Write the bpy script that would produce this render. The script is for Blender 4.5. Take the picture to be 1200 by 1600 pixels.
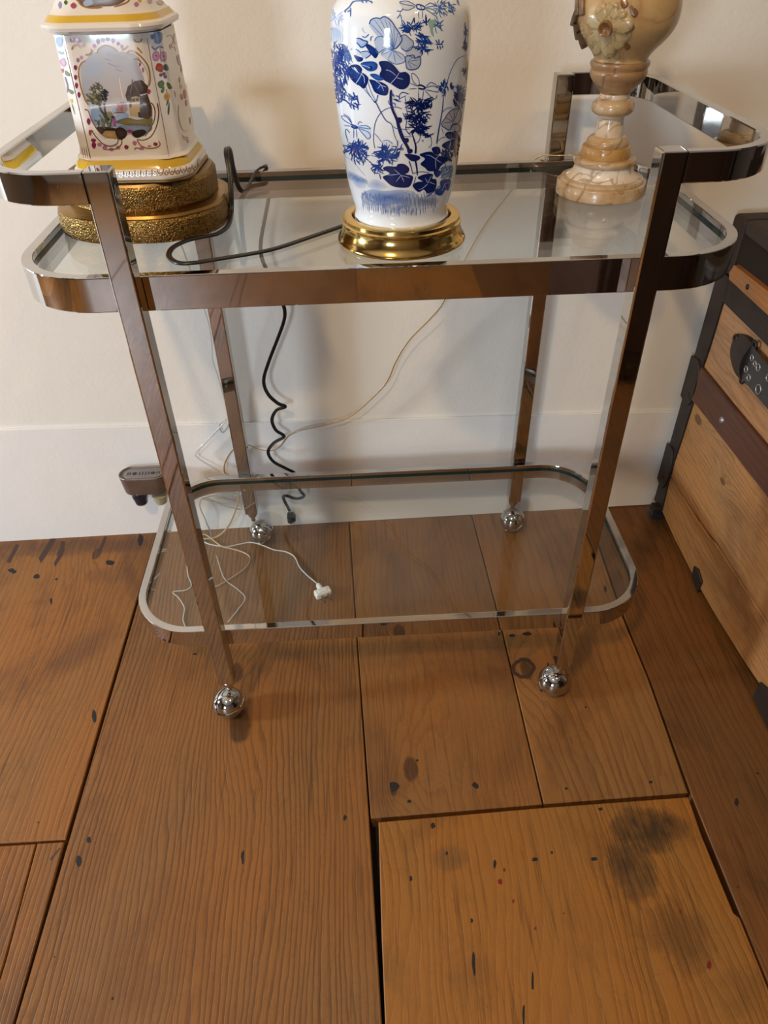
import bpy, bmesh, math, random
from mathutils import Vector, Matrix
from mathutils.bvhtree import BVHTree
import numpy as np

for o in list(bpy.data.objects):
    bpy.data.objects.remove(o, do_unlink=True)
SC = bpy.context.scene
COL = SC.collection
random.seed(7)

# ------------------------------------------------------------------ camera
CAM_POS = Vector((0.30381, -0.74065, 1.04917))
PITCH, YAW, ROLL, FPX = 0.69135, 0.03092, -0.02654, 1130.861
FW = Vector((math.sin(YAW) * math.cos(PITCH), math.cos(YAW) * math.cos(PITCH), -math.sin(PITCH)))
_rt = Vector((math.cos(YAW), -math.sin(YAW), 0)); _up = _rt.cross(FW)
RT = math.cos(ROLL) * _rt + math.sin(ROLL) * _up
UP = math.cos(ROLL) * _up - math.sin(ROLL) * _rt
cam = bpy.data.cameras.new('camera'); camo = bpy.data.objects.new('camera', cam); COL.objects.link(camo)
cam.sensor_fit = 'VERTICAL'; cam.sensor_height = 36.0; cam.lens = FPX * 36.0 / 1600.0
cam.clip_start = 0.02; cam.clip_end = 50
m = Matrix((RT, UP, -FW)).transposed().to_4x4(); m.translation = CAM_POS
camo.matrix_world = m
SC.camera = camo

# ------------------------------------------------------------------ light
SC.view_settings.view_transform = 'Standard'
SC.view_settings.look = 'None'
SC.view_settings.gamma = 1.0
SC.view_settings.use_curve_mapping = False
SC.view_settings.exposure = 0.06
world = bpy.data.worlds.new('world'); SC.world = world; world.use_nodes = True
world.node_tree.nodes['Background'].inputs[0].default_value = (0.75, 0.85, 1.0, 1)
world.node_tree.nodes['Background'].inputs[1].default_value = 0.6

def area(name, loc, target, sx, sy, energy, col, shape='RECTANGLE'):
    l = bpy.data.lights.new(name, 'AREA'); l.shape = shape; l.size = sx; l.size_y = sy
    l.energy = energy; l.color = col
    o = bpy.data.objects.new(name, l); COL.objects.link(o); o.location = loc
    o.rotation_euler = (Vector(target) - Vector(loc)).to_track_quat('-Z', 'Y').to_euler()
    return o
WARM = (1.0, 0.68, 0.36); COOL = (0.76, 0.88, 1.0)
area('daylight_side', (-2.36, -0.22, 0.92), (0.6, 0.0, 0.40), 0.24, 0.42, 56, COOL)
area('daylight_front', (-1.15, -3.15, 1.05), (0.3, 0.45, 0.25), 0.50, 0.8, 34, COOL)
area('ceiling_lamp_glow_a', (-0.35, -1.25, 2.40), (-0.15, -0.6, 0.0), 0.14, 0.14, 24, WARM, 'DISK')
area('ceiling_lamp_glow_b', (0.95, -0.85, 2.40), (0.75, -0.2, 0.0), 0.14, 0.14, 5, WARM, 'DISK')

# ------------------------------------------------------------------ pixel helpers (a pixel gives a direction only)
def ray(u, v):
    d = FW * FPX + RT * (u - 600.0) + UP * (800.0 - v)
    return d.normalized()
def on_z(u, v, z):
    d = ray(u, v); return CAM_POS + d * ((z - CAM_POS.z) / d.z)
def on_y(u, v, y):
    d = ray(u, v); return CAM_POS + d * ((y - CAM_POS.y) / d.y)
def on_x(u, v, x):
    d = ray(u, v); return CAM_POS + d * ((x - CAM_POS.x) / d.x)
WALL_Y, WALL_A = 0.49297, 0.01656
WN = Vector((-math.sin(WALL_A), math.cos(WALL_A), 0)); WC = WN.dot(Vector((0, WALL_Y, 0)))
def on_wall(u, v, off=0.0):
    d = ray(u, v); return CAM_POS + d * ((WC - off - WN.dot(CAM_POS)) / WN.dot(d))
def wall_y(x, off=0.0):
    return (WC - off + math.sin(WALL_A) * x) / math.cos(WALL_A)

# ------------------------------------------------------------------ object helpers
def tag(o, label=None, cat=None, group=None, kind=None):
    if label: o['label'] = label
    if cat: o['category'] = cat
    if group: o['group'] = group
    if kind: o['kind'] = kind
    return o
def empty(name, loc=(0, 0, 0), rz=0.0, **kw):
    o = bpy.data.objects.new(name, None); COL.objects.link(o)
    o.location = loc; o.rotation_euler = (0, 0, rz); o.empty_display_size = 0.05
    return tag(o, **kw)
def link(name, me, mat, parent=None, **kw):
    o = bpy.data.objects.new(name, me); COL.objects.link(o)
    if mat is not None and len(me.materials) == 0:
        for mm in (mat if isinstance(mat, (list, tuple)) else [mat]): me.materials.append(mm)
    if parent is not None:
        o.parent = parent
        o.matrix_parent_inverse = world_of(parent).inverted()
    return tag(o, **kw)
def world_of(o):
    M = Matrix.LocRotScale(o.location, o.rotation_euler, o.scale)
    if o.parent is not None:
        M = world_of(o.parent) @ o.matrix_parent_inverse @ M
    return M
def pymesh(name, vs, fs, smooth=False):
    me = bpy.data.meshes.new(name); me.from_pydata([tuple(v) for v in vs], [], fs); me.update()
    if smooth: me.polygons.foreach_set('use_smooth', [True] * len(me.polygons))
    return me
def fix_normals(me):
    bm = bmesh.new(); bm.from_mesh(me); bmesh.ops.recalc_face_normals(bm, faces=bm.faces); bm.to_mesh(me); bm.free()
    return me
def sharp(me, ang=35):
    me.polygons.foreach_set('use_smooth', [True] * len(me.polygons))
    bm = bmesh.new(); bm.from_mesh(me)
    for e in bm.edges:
        if len(e.link_faces) == 2 and e.calc_face_angle(0) > math.radians(ang): e.smooth = False
    bm.to_mesh(me); bm.free(); return me
def box(name, lo, hi, mat, parent=None, bev=0.0, seg=2, **kw):
    bm = bmesh.new(); bmesh.ops.create_cube(bm, size=1.0)
    for v in bm.verts:
        for i in range(3): v.co[i] = (lo[i] + hi[i]) / 2 + v.co[i] * (hi[i] - lo[i])
    if bev > 0:
        bmesh.ops.bevel(bm, geom=list(bm.edges), offset=bev, segments=seg, profile=0.5, affect='EDGES')
    me = bpy.data.meshes.new(name); bm.to_mesh(me); bm.free()
    if bev > 0: sharp(me, 3)
    return link(name, me, mat, parent, **kw)
def lathe(name, prof, axis, mat, parent=None, n=64, cap=True, smooth_ang=40, **kw):
    vs, fs = [], []
    for r, z in prof:
        for i in range(n):
            a = 2 * math.pi * i / n
            vs.append((axis[0] + r * math.cos(a), axis[1] + r * math.sin(a), z))
    for k in range(len(prof) - 1):
        for i in range(n):
            j = (i + 1) % n
            fs.append((k * n + i, k * n + j, (k + 1) * n + j, (k + 1) * n + i))
    if cap:
        if prof[0][0] > 1e-5: fs.append(tuple(range(n - 1, -1, -1)))
        if prof[-1][0] > 1e-5: fs.append(tuple((len(prof) - 1) * n + i for i in range(n)))
    me = pymesh(name, vs, fs); sharp(me, smooth_ang)
    return link(name, me, mat, parent, **kw)
def smooth_prof(pts, k=5):
    """catmull-rom through (r,z) points"""
    P = [pts[0]] + list(pts) + [pts[-1]]; out = []
    for i in range(1, len(P) - 2):
        for s in range(k):
            t = s / k; out.append(tuple(cr(P[i-1][c], P[i][c], P[i+1][c], P[i+2][c], t) for c in (0, 1)))
    out.append(pts[-1]); return out
def cr(a, b, c, d, t):
    return 0.5 * (2*b + (c-a)*t + (2*a-5*b+4*c-d)*t*t + (3*b-a-3*c+d)*t**3)
def spline(pts, k=8):
    P = [Vector(p) for p in pts]; P = [P[0] * 2 - P[1]] + P + [P[-1] * 2 - P[-2]]; out = []
    for i in range(1, len(P) - 2):
        for s in range(k):
            t = s / k; out.append(Vector([cr(P[i-1][c], P[i][c], P[i+1][c], P[i+2][c], t) for c in range(3)]))
    out.append(P[-2]); return out
def tube_mesh(name, path, r, n=8, section=None, closed=False, up0=None):
    """sweep a section along a path with parallel transport"""
    if section is None: section = [(r * math.cos(2*math.pi*i/n), r * math.sin(2*math.pi*i/n)) for i in range(n)]
    n = len(section); vs, fs = [], []
    L = len(path); prevN = None
    for i, p in enumerate(path):
        a = path[max(i-1, 0)]; b = path[min(i+1, L-1)]
        T = (Vector(b) - Vector(a)).normalized()
        if prevN is None:
            ref = Vector(up0) if up0 else (Vector((0, 0, 1)) if abs(T.z) < 0.9 else Vector((1, 0, 0)))
            N = (ref - T * ref.dot(T)).normalized()
        else:
            N = prevN - T * prevN.dot(T)
            N = N.normalized() if N.length > 1e-6 else prevN
        prevN = N; B = T.cross(N)
        for (s, t) in section: vs.append(Vector(p) + B * s + N * t)
    for i in range(L - 1):
        for j in range(n):
            k = (j + 1) % n
            fs.append((i*n + j, i*n + k, (i+1)*n + k, (i+1)*n + j))
    fs.append(tuple(range(n - 1, -1, -1))); fs.append(tuple((L-1)*n + j for j in range(n)))
    me = pymesh(name, vs, fs, True); return fix_normals(me)
def prism(name, poly, z0, z1, b, mat, parent=None, **kw):
    """vertical prism over an XY polygon (counter-clockwise) with a chamfered top edge"""
    n = len(poly); P = [Vector((p[0], p[1], 0)) for p in poly]
    ins = []
    for i in range(n):
        d1 = (P[i] - P[i-1]).normalized(); d2 = (P[(i+1) % n] - P[i]).normalized()
        n1 = Vector((-d1.y, d1.x, 0)); n2 = Vector((-d2.y, d2.x, 0)); s = n1 + n2
        ins.append(P[i] + s * (b / max(0.2, (1 + n1.dot(n2)))))
    vs = [(p.x, p.y, z0) for p in P] + [(p.x, p.y, z1 - b) for p in P] + [(p.x, p.y, z1) for p in ins]
    fs = [tuple(range(n - 1, -1, -1)), tuple(2*n + i for i in range(n))]
    for k in (0, 1):
        for i in range(n):
            j = (i + 1) % n; fs.append((k*n+i, k*n+j, (k+1)*n+j, (k+1)*n+i))
    return link(name, pymesh(name, vs, fs), mat, parent, **kw)

# ------------------------------------------------------------------ materials
def new_mat(name):
    mt = bpy.data.materials.new(name); mt.use_nodes = True; nt = mt.node_tree
    return mt, nt, nt.nodes['Principled BSDF']
def S(nt, ty, **kw):
    n = nt.nodes.new(ty)
    for k, v in kw.items(): setattr(n, k, v)
    return n
def setin(nt, node, idx, v):
    if v is None: return
    if hasattr(v, 'is_output'): nt.links.new(v, node.inputs[idx])
    else:
        try: node.inputs[idx].default_value = v
        except Exception: node.inputs[idx].default_value = tuple(v) + (1,)
def M(nt, op, a, b=None, c=None):
    n = S(nt, 'ShaderNodeMath', operation=op)
    setin(nt, n, 0, a); setin(nt, n, 1, b); setin(nt, n, 2, c); return n.outputs[0]
def mixc(nt, f, a, b, blend='MIX'):
    n = S(nt, 'ShaderNodeMix', data_type='RGBA', blend_type=blend)
    setin(nt, n, 0, f)
    for i, v in ((6, a), (7, b)):
        if hasattr(v, 'is_output'): nt.links.new(v, n.inputs[i])
        else: n.inputs[i].default_value = (v[0], v[1], v[2], 1)
    return n.outputs[2]
def ramp(nt, f, stops):
    n = S(nt, 'ShaderNodeValToRGB'); e = n.color_ramp.elements
    while len(e) < len(stops): e.new(0.5)
    for el, (p, c) in zip(e, stops):
        el.position = p; el.color = (c, c, c, 1) if not hasattr(c, '__len__') else (c[0], c[1], c[2], 1)
    nt.links.new(f, n.inputs[0]); return n.outputs[0]
def comb(nt, a, b, c):
    n = S(nt, 'ShaderNodeCombineXYZ'); setin(nt, n, 0, a); setin(nt, n, 1, b); setin(nt, n, 2, c); return n.outputs[0]
def noise(nt, vec, scale=1.0, detail=2.0, rough=0.5, dist=0.0):
    n = S(nt, 'ShaderNodeTexNoise'); nt.links.new(vec, n.inputs['Vector'])
    n.inputs['Scale'].default_value = scale; n.inputs['Detail'].default_value = detail
    n.inputs['Roughness'].default_value = rough; n.inputs['Distortion'].default_value = dist
    return n.outputs['Fac']
def bump(nt, bsdf, h, strength, dist=0.001):
    b = S(nt, 'ShaderNodeBump'); b.inputs['Strength'].default_value = strength; b.inputs['Distance'].default_value = dist
    nt.links.new(h, b.inputs['Height']); nt.links.new(b.outputs[0], bsdf.inputs['Normal'])
def objco(nt):
    return S(nt, 'ShaderNodeNewGeometry').outputs['Position']
def plain(name, col, rough=0.5, metal=0.0, coat=0.0, spec=0.5):
    mt, nt, b = new_mat(name)
    b.inputs['Base Color'].default_value = (*col, 1); b.inputs['Roughness'].default_value = rough
    b.inputs['Metallic'].default_value = metal; b.inputs['Coat Weight'].default_value = coat
    b.inputs['Specular IOR Level'].default_value = spec
    return mt

def wood(name, light, dark, freq=110, w1=1.6, w2=0.5, seed=0.0, knots=(), across='X', along='Y',
         line=0.55, rough=0.45, bmp=0.35, blotch=None, stain=0.25, fiber=0.25, stains=(), warm=None):
    """plank wood: growth rings bent by noise and knots, fibres, streaks, blotches"""
    mt, nt, b = new_mat(name)
    sp = S(nt, 'ShaderNodeSeparateXYZ'); nt.links.new(objco(nt), sp.inputs[0])
    A = sp.outputs[across]; L = sp.outputs[along]
    def nz(fa, fl, sd, det=2, rg=0.5, dist=0.0):
        return noise(nt, comb(nt, M(nt, 'MULTIPLY', A, fa), M(nt, 'MULTIPLY', L, fl), seed + sd), 1, det, rg, dist)
    cen = lambda v: M(nt, 'SUBTRACT', v, 0.5)
    g = M(nt, 'MULTIPLY', A, freq)
    g = M(nt, 'MULTIPLY_ADD', cen(nz(5.0, 1.3, 0.0, 2)), w1 * 9, g)
    g = M(nt, 'MULTIPLY_ADD', cen(nz(26.0, 2.0, 3.7, 2)), w2 * 5, g)
    g = M(nt, 'MULTIPLY_ADD', cen(nz(60.0, 26.0, 5.1, 2)), w2 * 1.1, g)
    core = None
    for (ka, kl, r, amp) in knots:
        dx = M(nt, 'SUBTRACT', A, ka); dy = M(nt, 'MULTIPLY', M(nt, 'SUBTRACT', L, kl), 0.55)
        d2 = M(nt, 'ADD', M(nt, 'MULTIPLY', dx, dx), M(nt, 'MULTIPLY', dy, dy))
        g = M(nt, 'MULTIPLY_ADD', M(nt, 'POWER', 2.71828, M(nt, 'DIVIDE', d2, -(2.6 * r) ** 2)), amp, g)
        c = ramp(nt, M(nt, 'ADD', M(nt, 'POWER', 2.71828, M(nt, 'DIVIDE', d2, -(r * 0.8) ** 2)), M(nt, 'MULTIPLY', cen(nz(60.0, 40.0, 33.0, 3)), 0.5)), [(0.42, 0.0), (0.62, 1.0)])
        core = c if core is None else M(nt, 'MAXIMUM', core, c)
    fr = M(nt, 'FRACT', g)
    ln = ramp(nt, fr, [(0.0, 0.0), (0.50, 0.10), (0.84, 0.9), (0.93, 1.0), (1.0, 0.0)])
    patch = ramp(nt, nz(9.0, 2.2, 7.7, 3), [(0.30, 0.35), (0.65, 1.0)])
    ln = M(nt, 'MULTIPLY', ln, patch)
    fb = nz(420.0, 16.0, 0.0, 2, 0.6)
    stk = ramp(nt, nz(150.0, 5.0, 13.0, 3, 0.6), [(0.56, 0.0), (0.72, 1.0)])
    spk = ramp(nt, nz(260.0, 90.0, 17.0, 2, 0.6), [(0.66, 0.0), (0.74, 1.0)])
    cl = S(nt, 'ShaderNodeClamp')
    nt.links.new(M(nt, 'MULTIPLY_ADD', cen(fb), fiber * 2.2, M(nt, 'MULTIPLY', ln, line)), cl.inputs[0])
    base = light
    hue = ramp(nt, nz(5.0, 2.4, 21.0, 3, 0.55, 0.4), [(0.36, 0.0), (0.64, 1.0)])
    base = mixc(nt, hue, light, warm or (light[0] * 1.18, light[1] * 1.0, light[2] * 0.70))
    col = mixc(nt, cl.outputs[0], base, dark)
    col = mixc(nt, M(nt, 'MULTIPLY', stk, 0.55), col, tuple(0.75 * d for d in dark))
    col = mixc(nt, M(nt, 'MULTIPLY', spk, 0.35), col, tuple(0.5 * d for d in dark))
    bl = nz(7.0, 4.0, 9.1, 5, 0.62, 0.5)
    bc = blotch or tuple(0.45 * d for d in dark)
    col = mixc(nt, M(nt, 'MULTIPLY', ramp(nt, bl, [(0.50, 0.0), (0.70, 1.0)]), stain), col, bc)
    edge = nz(16.0, 11.0, 29.0, 4, 0.6, 1.5)
    wm = ramp(nt, M(nt, 'ABSOLUTE', cen(edge)), [(0.0, 1.0), (0.018, 0.0)])
    col = mixc(nt, M(nt, 'MULTIPLY', M(nt, 'MULTIPLY', wm, patch), 0.22), col, dark)
    wn = noise(nt, objco(nt), 28, 5, 0.65)
    for (sa, sl, ra, rl, amt, sc_) in stains:
        dx = M(nt, 'DIVIDE', M(nt, 'SUBTRACT', A, sa), ra); dy = M(nt, 'DIVIDE', M(nt, 'SUBTRACT', L, sl), rl)
        e = M(nt, 'POWER', 2.71828, M(nt, 'MULTIPLY', M(nt, 'ADD', M(nt, 'MULTIPLY', dx, dx), M(nt, 'MULTIPLY', dy, dy)), -1.0))
        e = ramp(nt, M(nt, 'MULTIPLY', e, M(nt, 'MULTIPLY', M(nt, 'MULTIPLY', wn, M(nt, 'ADD', fb, 0.35)), 1.35)), [(0.20, 0.0), (0.30, 0.55), (0.55, 1.0)])
        col = mixc(nt, M(nt, 'MULTIPLY', e, amt), col, sc_)
    if core is not None:
        col = mixc(nt, M(nt, 'MULTIPLY', core, 0.75), col, tuple(0.45 * d for d in dark))
    nt.links.new(col, b.inputs['Base Color'])
    nt.links.new(M(nt, 'MULTIPLY_ADD', fb, 0.25, rough - 0.1), b.inputs['Roughness'])
    b.inputs['Specular IOR Level'].default_value = 0.35
    h = M(nt, 'MULTIPLY_ADD', fb, 0.4, M(nt, 'MULTIPLY', ln, -1.0))
    h = M(nt, 'MULTIPLY_ADD', stk, -0.5, h)
    bump(nt, b, h, bmp, 0.0012)
    return mt

def paint_wall(name, col):
    mt, nt, b = new_mat(name); co = objco(nt)
    n = noise(nt, co, 9, 4, 0.6); n2 = noise(nt, co, 120, 3, 0.6)
    c = mixc(nt, M(nt, 'MULTIPLY', n, 0.5), col, tuple(0.88 * k for k in col))
    nt.links.new(c, b.inputs['Base Color']); b.inputs['Roughness'].default_value = 0.42
    b.inputs['Specular IOR Level'].default_value = 0.4
    bump(nt, b, M(nt, 'MULTIPLY_ADD', n2, 0.25, n), 0.25, 0.004)
    return mt
def chrome_mat():
    mt, nt, b = new_mat('chrome'); co = objco(nt)
    b.inputs['Metallic'].default_value = 1.0
    sp = noise(nt, co, 260, 3, 0.6); bl = noise(nt, co, 14, 3)
    nt.links.new(mixc(nt, ramp(nt, bl, [(0.4, 0), (0.7, 1)]), (0.58, 0.565, 0.545), (0.50, 0.485, 0.465)), b.inputs['Base Color'])
    nt.links.new(ramp(nt, sp, [(0.62, 0.035), (0.75, 0.16)]), b.inputs['Roughness'])
    w = noise(nt, co, 16, 1, 0.4)
    bump(nt, b, w, 0.10, 0.0012)
    return mt
def metal(name, col, rough, engrave=0.0, patina=None, scale=120):
    mt, nt, b = new_mat(name); co = objco(nt); b.inputs['Metallic'].default_value = 1.0
    n = noise(nt, co, 25, 4, 0.6)
    c = mixc(nt, ramp(nt, n, [(0.35, 0), (0.75, 1)]), col, patina or tuple(0.6 * k for k in col))
    b.inputs['Roughness'].default_value = rough
    if engrave:
        v = S(nt, 'ShaderNodeTexVoronoi', feature='DISTANCE_TO_EDGE'); v.inputs['Scale'].default_value = scale
        wv = S(nt, 'ShaderNodeVectorMath', operation='MULTIPLY_ADD')
        nz = S(nt, 'ShaderNodeTexNoise'); nz.inputs['Scale'].default_value = 90; nt.links.new(co, nz.inputs['Vector'])
        nt.links.new(nz.outputs['Color'], wv.inputs[0]); wv.inputs[1].default_value = (0.012,) * 3; nt.links.new(co, wv.inputs[2])
        nt.links.new(wv.outputs[0], v.inputs['Vector'])
        wave = S(nt, 'ShaderNodeTexWave', wave_type='RINGS', rings_direction='SPHERICAL'); wave.inputs['Scale'].default_value = 55
        wave.inputs['Distortion'].default_value = 14; wave.inputs['Detail'].default_value = 2; wave.inputs['Detail Scale'].default_value = 3
        nt.links.new(co, wave.inputs['Vector'])
        h = M(nt, 'MULTIPLY_ADD', wave.outputs['Fac'], 0.6, ramp(nt, v.outputs['Distance'], [(0.02, 0), (0.12, 1)]))
        c = mixc(nt, ramp(nt, h, [(0.25, 0.92), (0.95, 0.0)]), c, tuple(0.25 * k for k in col))
        bump(nt, b, h, engrave, 0.0012)
    nt.links.new(c, b.inputs['Base Color'])
    return mt
def glass_mat():
    mt = bpy.data.materials.new('clear_glass'); mt.use_nodes = True; nt = mt.node_tree; nt.nodes.clear()
    out = S(nt, 'ShaderNodeOutputMaterial'); mx = S(nt, 'ShaderNodeMixShader')
    tr = S(nt, 'ShaderNodeBsdfTransparent'); tr.inputs[0].default_value = (0.955, 0.975, 0.965, 1)
    gl = S(nt, 'ShaderNodeBsdfGlossy'); gl.inputs['Roughness'].default_value = 0.01
    fr = S(nt, 'ShaderNodeFresnel'); geo = S(nt, 'ShaderNodeNewGeometry')
    nt.links.new(M(nt, 'MULTIPLY_ADD', geo.outputs['Backfacing'], 1 / 1.5 - 1.5, 1.5), fr.inputs[0])
    nt.links.new(fr.outputs[0], mx.inputs[0]); nt.links.new(tr.outputs[0], mx.inputs[1]); nt.links.new(gl.outputs[0], mx.inputs[2])
    nt.links.new(mx.outputs[0], out.inputs[0]); return mt
def alabaster(name, base, tint, vein, seed=0.0, vscale=28):
    mt, nt, b = new_mat(name); co = objco(nt)
    add = S(nt, 'ShaderNodeVectorMath', operation='ADD'); nt.links.new(co, add.inputs[0]); add.inputs[1].default_value = (seed, seed * 2, seed)
    n = noise(nt, add.outputs[0], 22, 5, 0.6, 0.6); n2 = noise(nt, add.outputs[0], vscale, 2, 0.5, 0.5)
    c = mixc(nt, ramp(nt, n, [(0.38, 0), (0.66, 1)]), base, tint)
    v = M(nt, 'ABSOLUTE', M(nt, 'SUBTRACT', n2, 0.5))
    c = mixc(nt, ramp(nt, v, [(0.0, 0.75), (0.010, 0.45), (0.035, 0.0)]), c, vein)
    nt.links.new(c, b.inputs['Base Color']); b.inputs['Roughness'].default_value = 0.28
    b.inputs['Coat Weight'].default_value = 0.25
    return mt
def vcol(name, rough=0.12, coat=0.3):
    mt, nt, b = new_mat(name); a = S(nt, 'ShaderNodeVertexColor', layer_name='Col')
    nt.links.new(a.outputs[0], b.inputs['Base Color']); b.inputs['Roughness'].default_value = rough
    b.inputs['Coat Weight'].default_value = coat
    return mt

CHROME = chrome_mat(); GLASS = glass_mat()
GLASS_EDGE = plain('glass_edge_green', (0.002, 0.026, 0.026), 0.15, 0, 0, 0.25)
WALLP = paint_wall('wall_paint', (0.81, 0.775, 0.71)); BASEP = paint_wall('baseboard_paint', (0.82, 0.80, 0.77))
BLACK = plain('black_plastic', (0.012, 0.012, 0.013), 0.35)

# ================================================================== THE SETTING
X0, X1, Y0, ZC = -2.45, 2.3, -3.3, 2.5
def wall_box(name, x0, x1, off0, off1, z0, z1, mat, zr=None, **kw):
    """slab parallel to the slightly skewed back wall; off is measured towards the room"""
    zr = z1 if zr is None else zr
    p = lambda x, o, z: (x, wall_y(x, o), z)
    vs = [p(x0, off0, z0), p(x1, off0, z0), p(x1, off1, z0), p(x0, off1, z0),
          p(x0, off0, z1), p(x1, off0, zr), p(x1, off1, zr), p(x0, off1, z1)]
    fs = [(0, 1, 2, 3), (4, 7, 6, 5), (0, 4, 5, 1), (1, 5, 6, 2), (2, 6, 7, 3), (3, 7, 4, 0)]
    return link(name, fix_normals(pymesh(name, vs, fs)), mat, **kw)
wall_box('wall_back', X0, X1, -0.16, -0.006, -0.03, ZC, WALLP, kind='structure')
wall_box('baseboard_back', X0, X1, -0.005, 0.0, 0.001, 0.2735 + 0.0289 * 2.45, BASEP, zr=0.2735 - 0.0289 * 2.3, kind='structure')
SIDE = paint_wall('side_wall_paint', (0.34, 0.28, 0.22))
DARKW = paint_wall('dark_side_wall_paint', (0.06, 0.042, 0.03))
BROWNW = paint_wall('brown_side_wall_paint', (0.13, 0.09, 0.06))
CEIL = paint_wall('ceiling_paint', (0.74, 0.68, 0.60))
# left wall with a window opening, front wall with a window opening, plain right wall
def pierced(name, axis, c0, c1, a0, a1, o0, o1, z0, z1, mat):
    """wall with a rectangular hole; axis 'x' = wall lies at x c0..c1 and runs along y a0..a1"""
    bm = bmesh.new()
    def add(l, h):
        r = bmesh.ops.create_cube(bm, size=1.0)
        for v in r['verts']:
            for i in range(3): v.co[i] = (l[i] + h[i]) / 2 + v.co[i] * (h[i] - l[i])
    for (s0, s1, t0, t1) in ((a0, o0, 0, ZC), (o1, a1, 0, ZC), (o0, o1, 0, z0), (o0, o1, z1, ZC)):
        if axis == 'x': add((c0, s0, t0), (c1, s1, t1))
        else: add((s0, c0, t0), (s1, c1, t1))
    me = bpy.data.meshes.new(name); bm.to_mesh(me); bm.free()
    return link(name, me, mat, kind='structure')
pierced('wall_left', 'x', X0 - 0.15, X0, Y0, wall_y(X0, -0.004), -0.70, 0.10, 0.45, 1.45, BROWNW)
pierced('wall_front', 'y', Y0 - 0.15, Y0, X0 - 0.15, X1 + 0.15, -1.65, -0.65, 0.5, 1.65, SIDE)
box('wall_right', (X1, Y0, 0), (X1 + 0.15, wall_y(X1, -0.004), ZC), DARKW, kind='structure')
box('ceiling', (X0 - 0.15, Y0 - 0.15, ZC), (X1 + 0.15, 0.66, ZC + 0.1), CEIL, kind='structure')
WFR = plain('window_frame_white', (0.7, 0.68, 0.64), 0.4)
w1 = empty('window_1', (X0 - 0.07, -0.30, 0.45), kind='structure')
for y in (-0.70, 0.07): box('frame_stile', (X0 - 0.10, y, 0.45), (X0 - 0.04, y + 0.03, 1.45), WFR, w1)
for z in (0.45, 0.935, 1.42): box('frame_rail', (X0 - 0.095, -0.70, z), (X0 - 0.045, 0.10, z + 0.03), WFR, w1)
w2 = empty('window_2', (-1.15, Y0 - 0.07, 0.5), kind='structure')
for x in (-1.65, -1.165, -0.68): box('frame_stile', (x, Y0 - 0.10, 0.5), (x + 0.03, Y0 - 0.04, 1.65), WFR, w2)
for z in (0.5, 1.06, 1.62): box('frame_rail', (-1.65, Y0 - 0.095, z), (-0.65, Y0 - 0.045, z + 0.03), WFR, w2)

# ------------------------------------------------------------------ floor of wide old planks
floor = box('floor', (X0 - 0.15, Y0 - 0.15, -0.14), (X1 + 0.15, 0.66, -0.032), plain('subfloor', (0.012, 0.009, 0.007), 0.9), kind='structure')
YB = lambda x: wall_y(x, -0.004)
O1 = (0.42, 0.20, 0.075); D1 = (0.20, 0.085, 0.032)
WA1 = wood('plank_left_wood', (0.2241, 0.0990, 0.0253), (0.0726, 0.0300, 0.0094), 95, 1.2, 0.5, 1.0, [(-0.16 - 0.12, 0.43, 0.014, 1.6), (-0.36, 0.44, 0.012, 1.5)], line=0.30, stain=0.75, blotch=(0.0780, 0.0294, 0.0099),
           stains=[(-0.30, 0.46, 0.30, 0.035, 0.85, (0.09, 0.04, 0.018)), (-0.24, 0.36, 0.05, 0.03, 0.5, (0.12, 0.05, 0.02))])
WB = wood('plank_wide_wood', (0.2074, 0.0943, 0.0270), (0.0660, 0.0282, 0.0094), 120, 1.1, 0.55, 4.0, [(0.055, 0.09, 0.02, 3.2), (0.075, -0.02, 0.028, 3.0)], line=0.72, bmp=0.32, stain=0.52, blotch=(0.1020, 0.0353, 0.0099))
WCm = wood('plank_smooth_wood', (0.2132, 0.0966, 0.0282), (0.0828, 0.0353, 0.0116), 70, 1.6, 0.7, 8.0, [(0.355, -0.115, 0.018, 3.4), (0.325, -0.15, 0.008, 2.0)], line=0.30, bmp=0.25, stain=0.68, blotch=(0.0960, 0.0353, 0.0121))
WD = wood('plank_striped_wood', (0.2350, 0.1090, 0.0323), (0.0894, 0.0365, 0.0116), 62, 0.9, 0.5, 12.0, [(0.576, 0.065, 0.017, 3.2)], line=0.45, bmp=0.3, stain=0.45)
WE = wood('plank_stained_wood', (0.2633, 0.1135, 0.0229), (0.0960, 0.0382, 0.0083), 80, 1.9, 0.5, 15.0, [], line=0.40, bmp=0.35, stain=0.60, blotch=(0.0900, 0.0382, 0.0110),
          stains=[(0.70, -0.235, 0.06, 0.035, 0.9, (0.030, 0.018, 0.008)), (0.655, -0.29, 0.035, 0.05, 0.85, (0.034, 0.020, 0.009)), (0.69, -0.38, 0.05, 0.05, 0.6, (0.07, 0.032, 0.010)), (0.40, -0.26, 0.03, 0.02, 0.5, (0.09, 0.05, 0.02))])
WF = wood('plank_dark_wood', (0.1379, 0.0606, 0.0188), (0.0510, 0.0212, 0.0077), 75, 1.3, 0.5, 19.0, [], line=0.35, bmp=0.3, stain=0.60)
WA2 = wood('plank_red_wood', (0.2048, 0.0883, 0.0223), (0.0630, 0.0247, 0.0083), 85, 1.0, 0.4, 23.0, [], line=0.45, bmp=0.4, stain=0.52)
def plank(poly, mat, dz=0.0, b=0.0015):
    return prism('plank', poly, -0.030, dz, b, mat, floor)
P_left = plank([(-0.62, -0.2005), (-0.1645, -0.2005), (-0.1635, YB(-0.16)), (-0.62, YB(-0.62))], WA1, 0.0012)
plank([(-1.06, Y0), (-0.6225, Y0), (-0.6225, YB(-0.62)), (-1.06, YB(-1.06))], WB)
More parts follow.
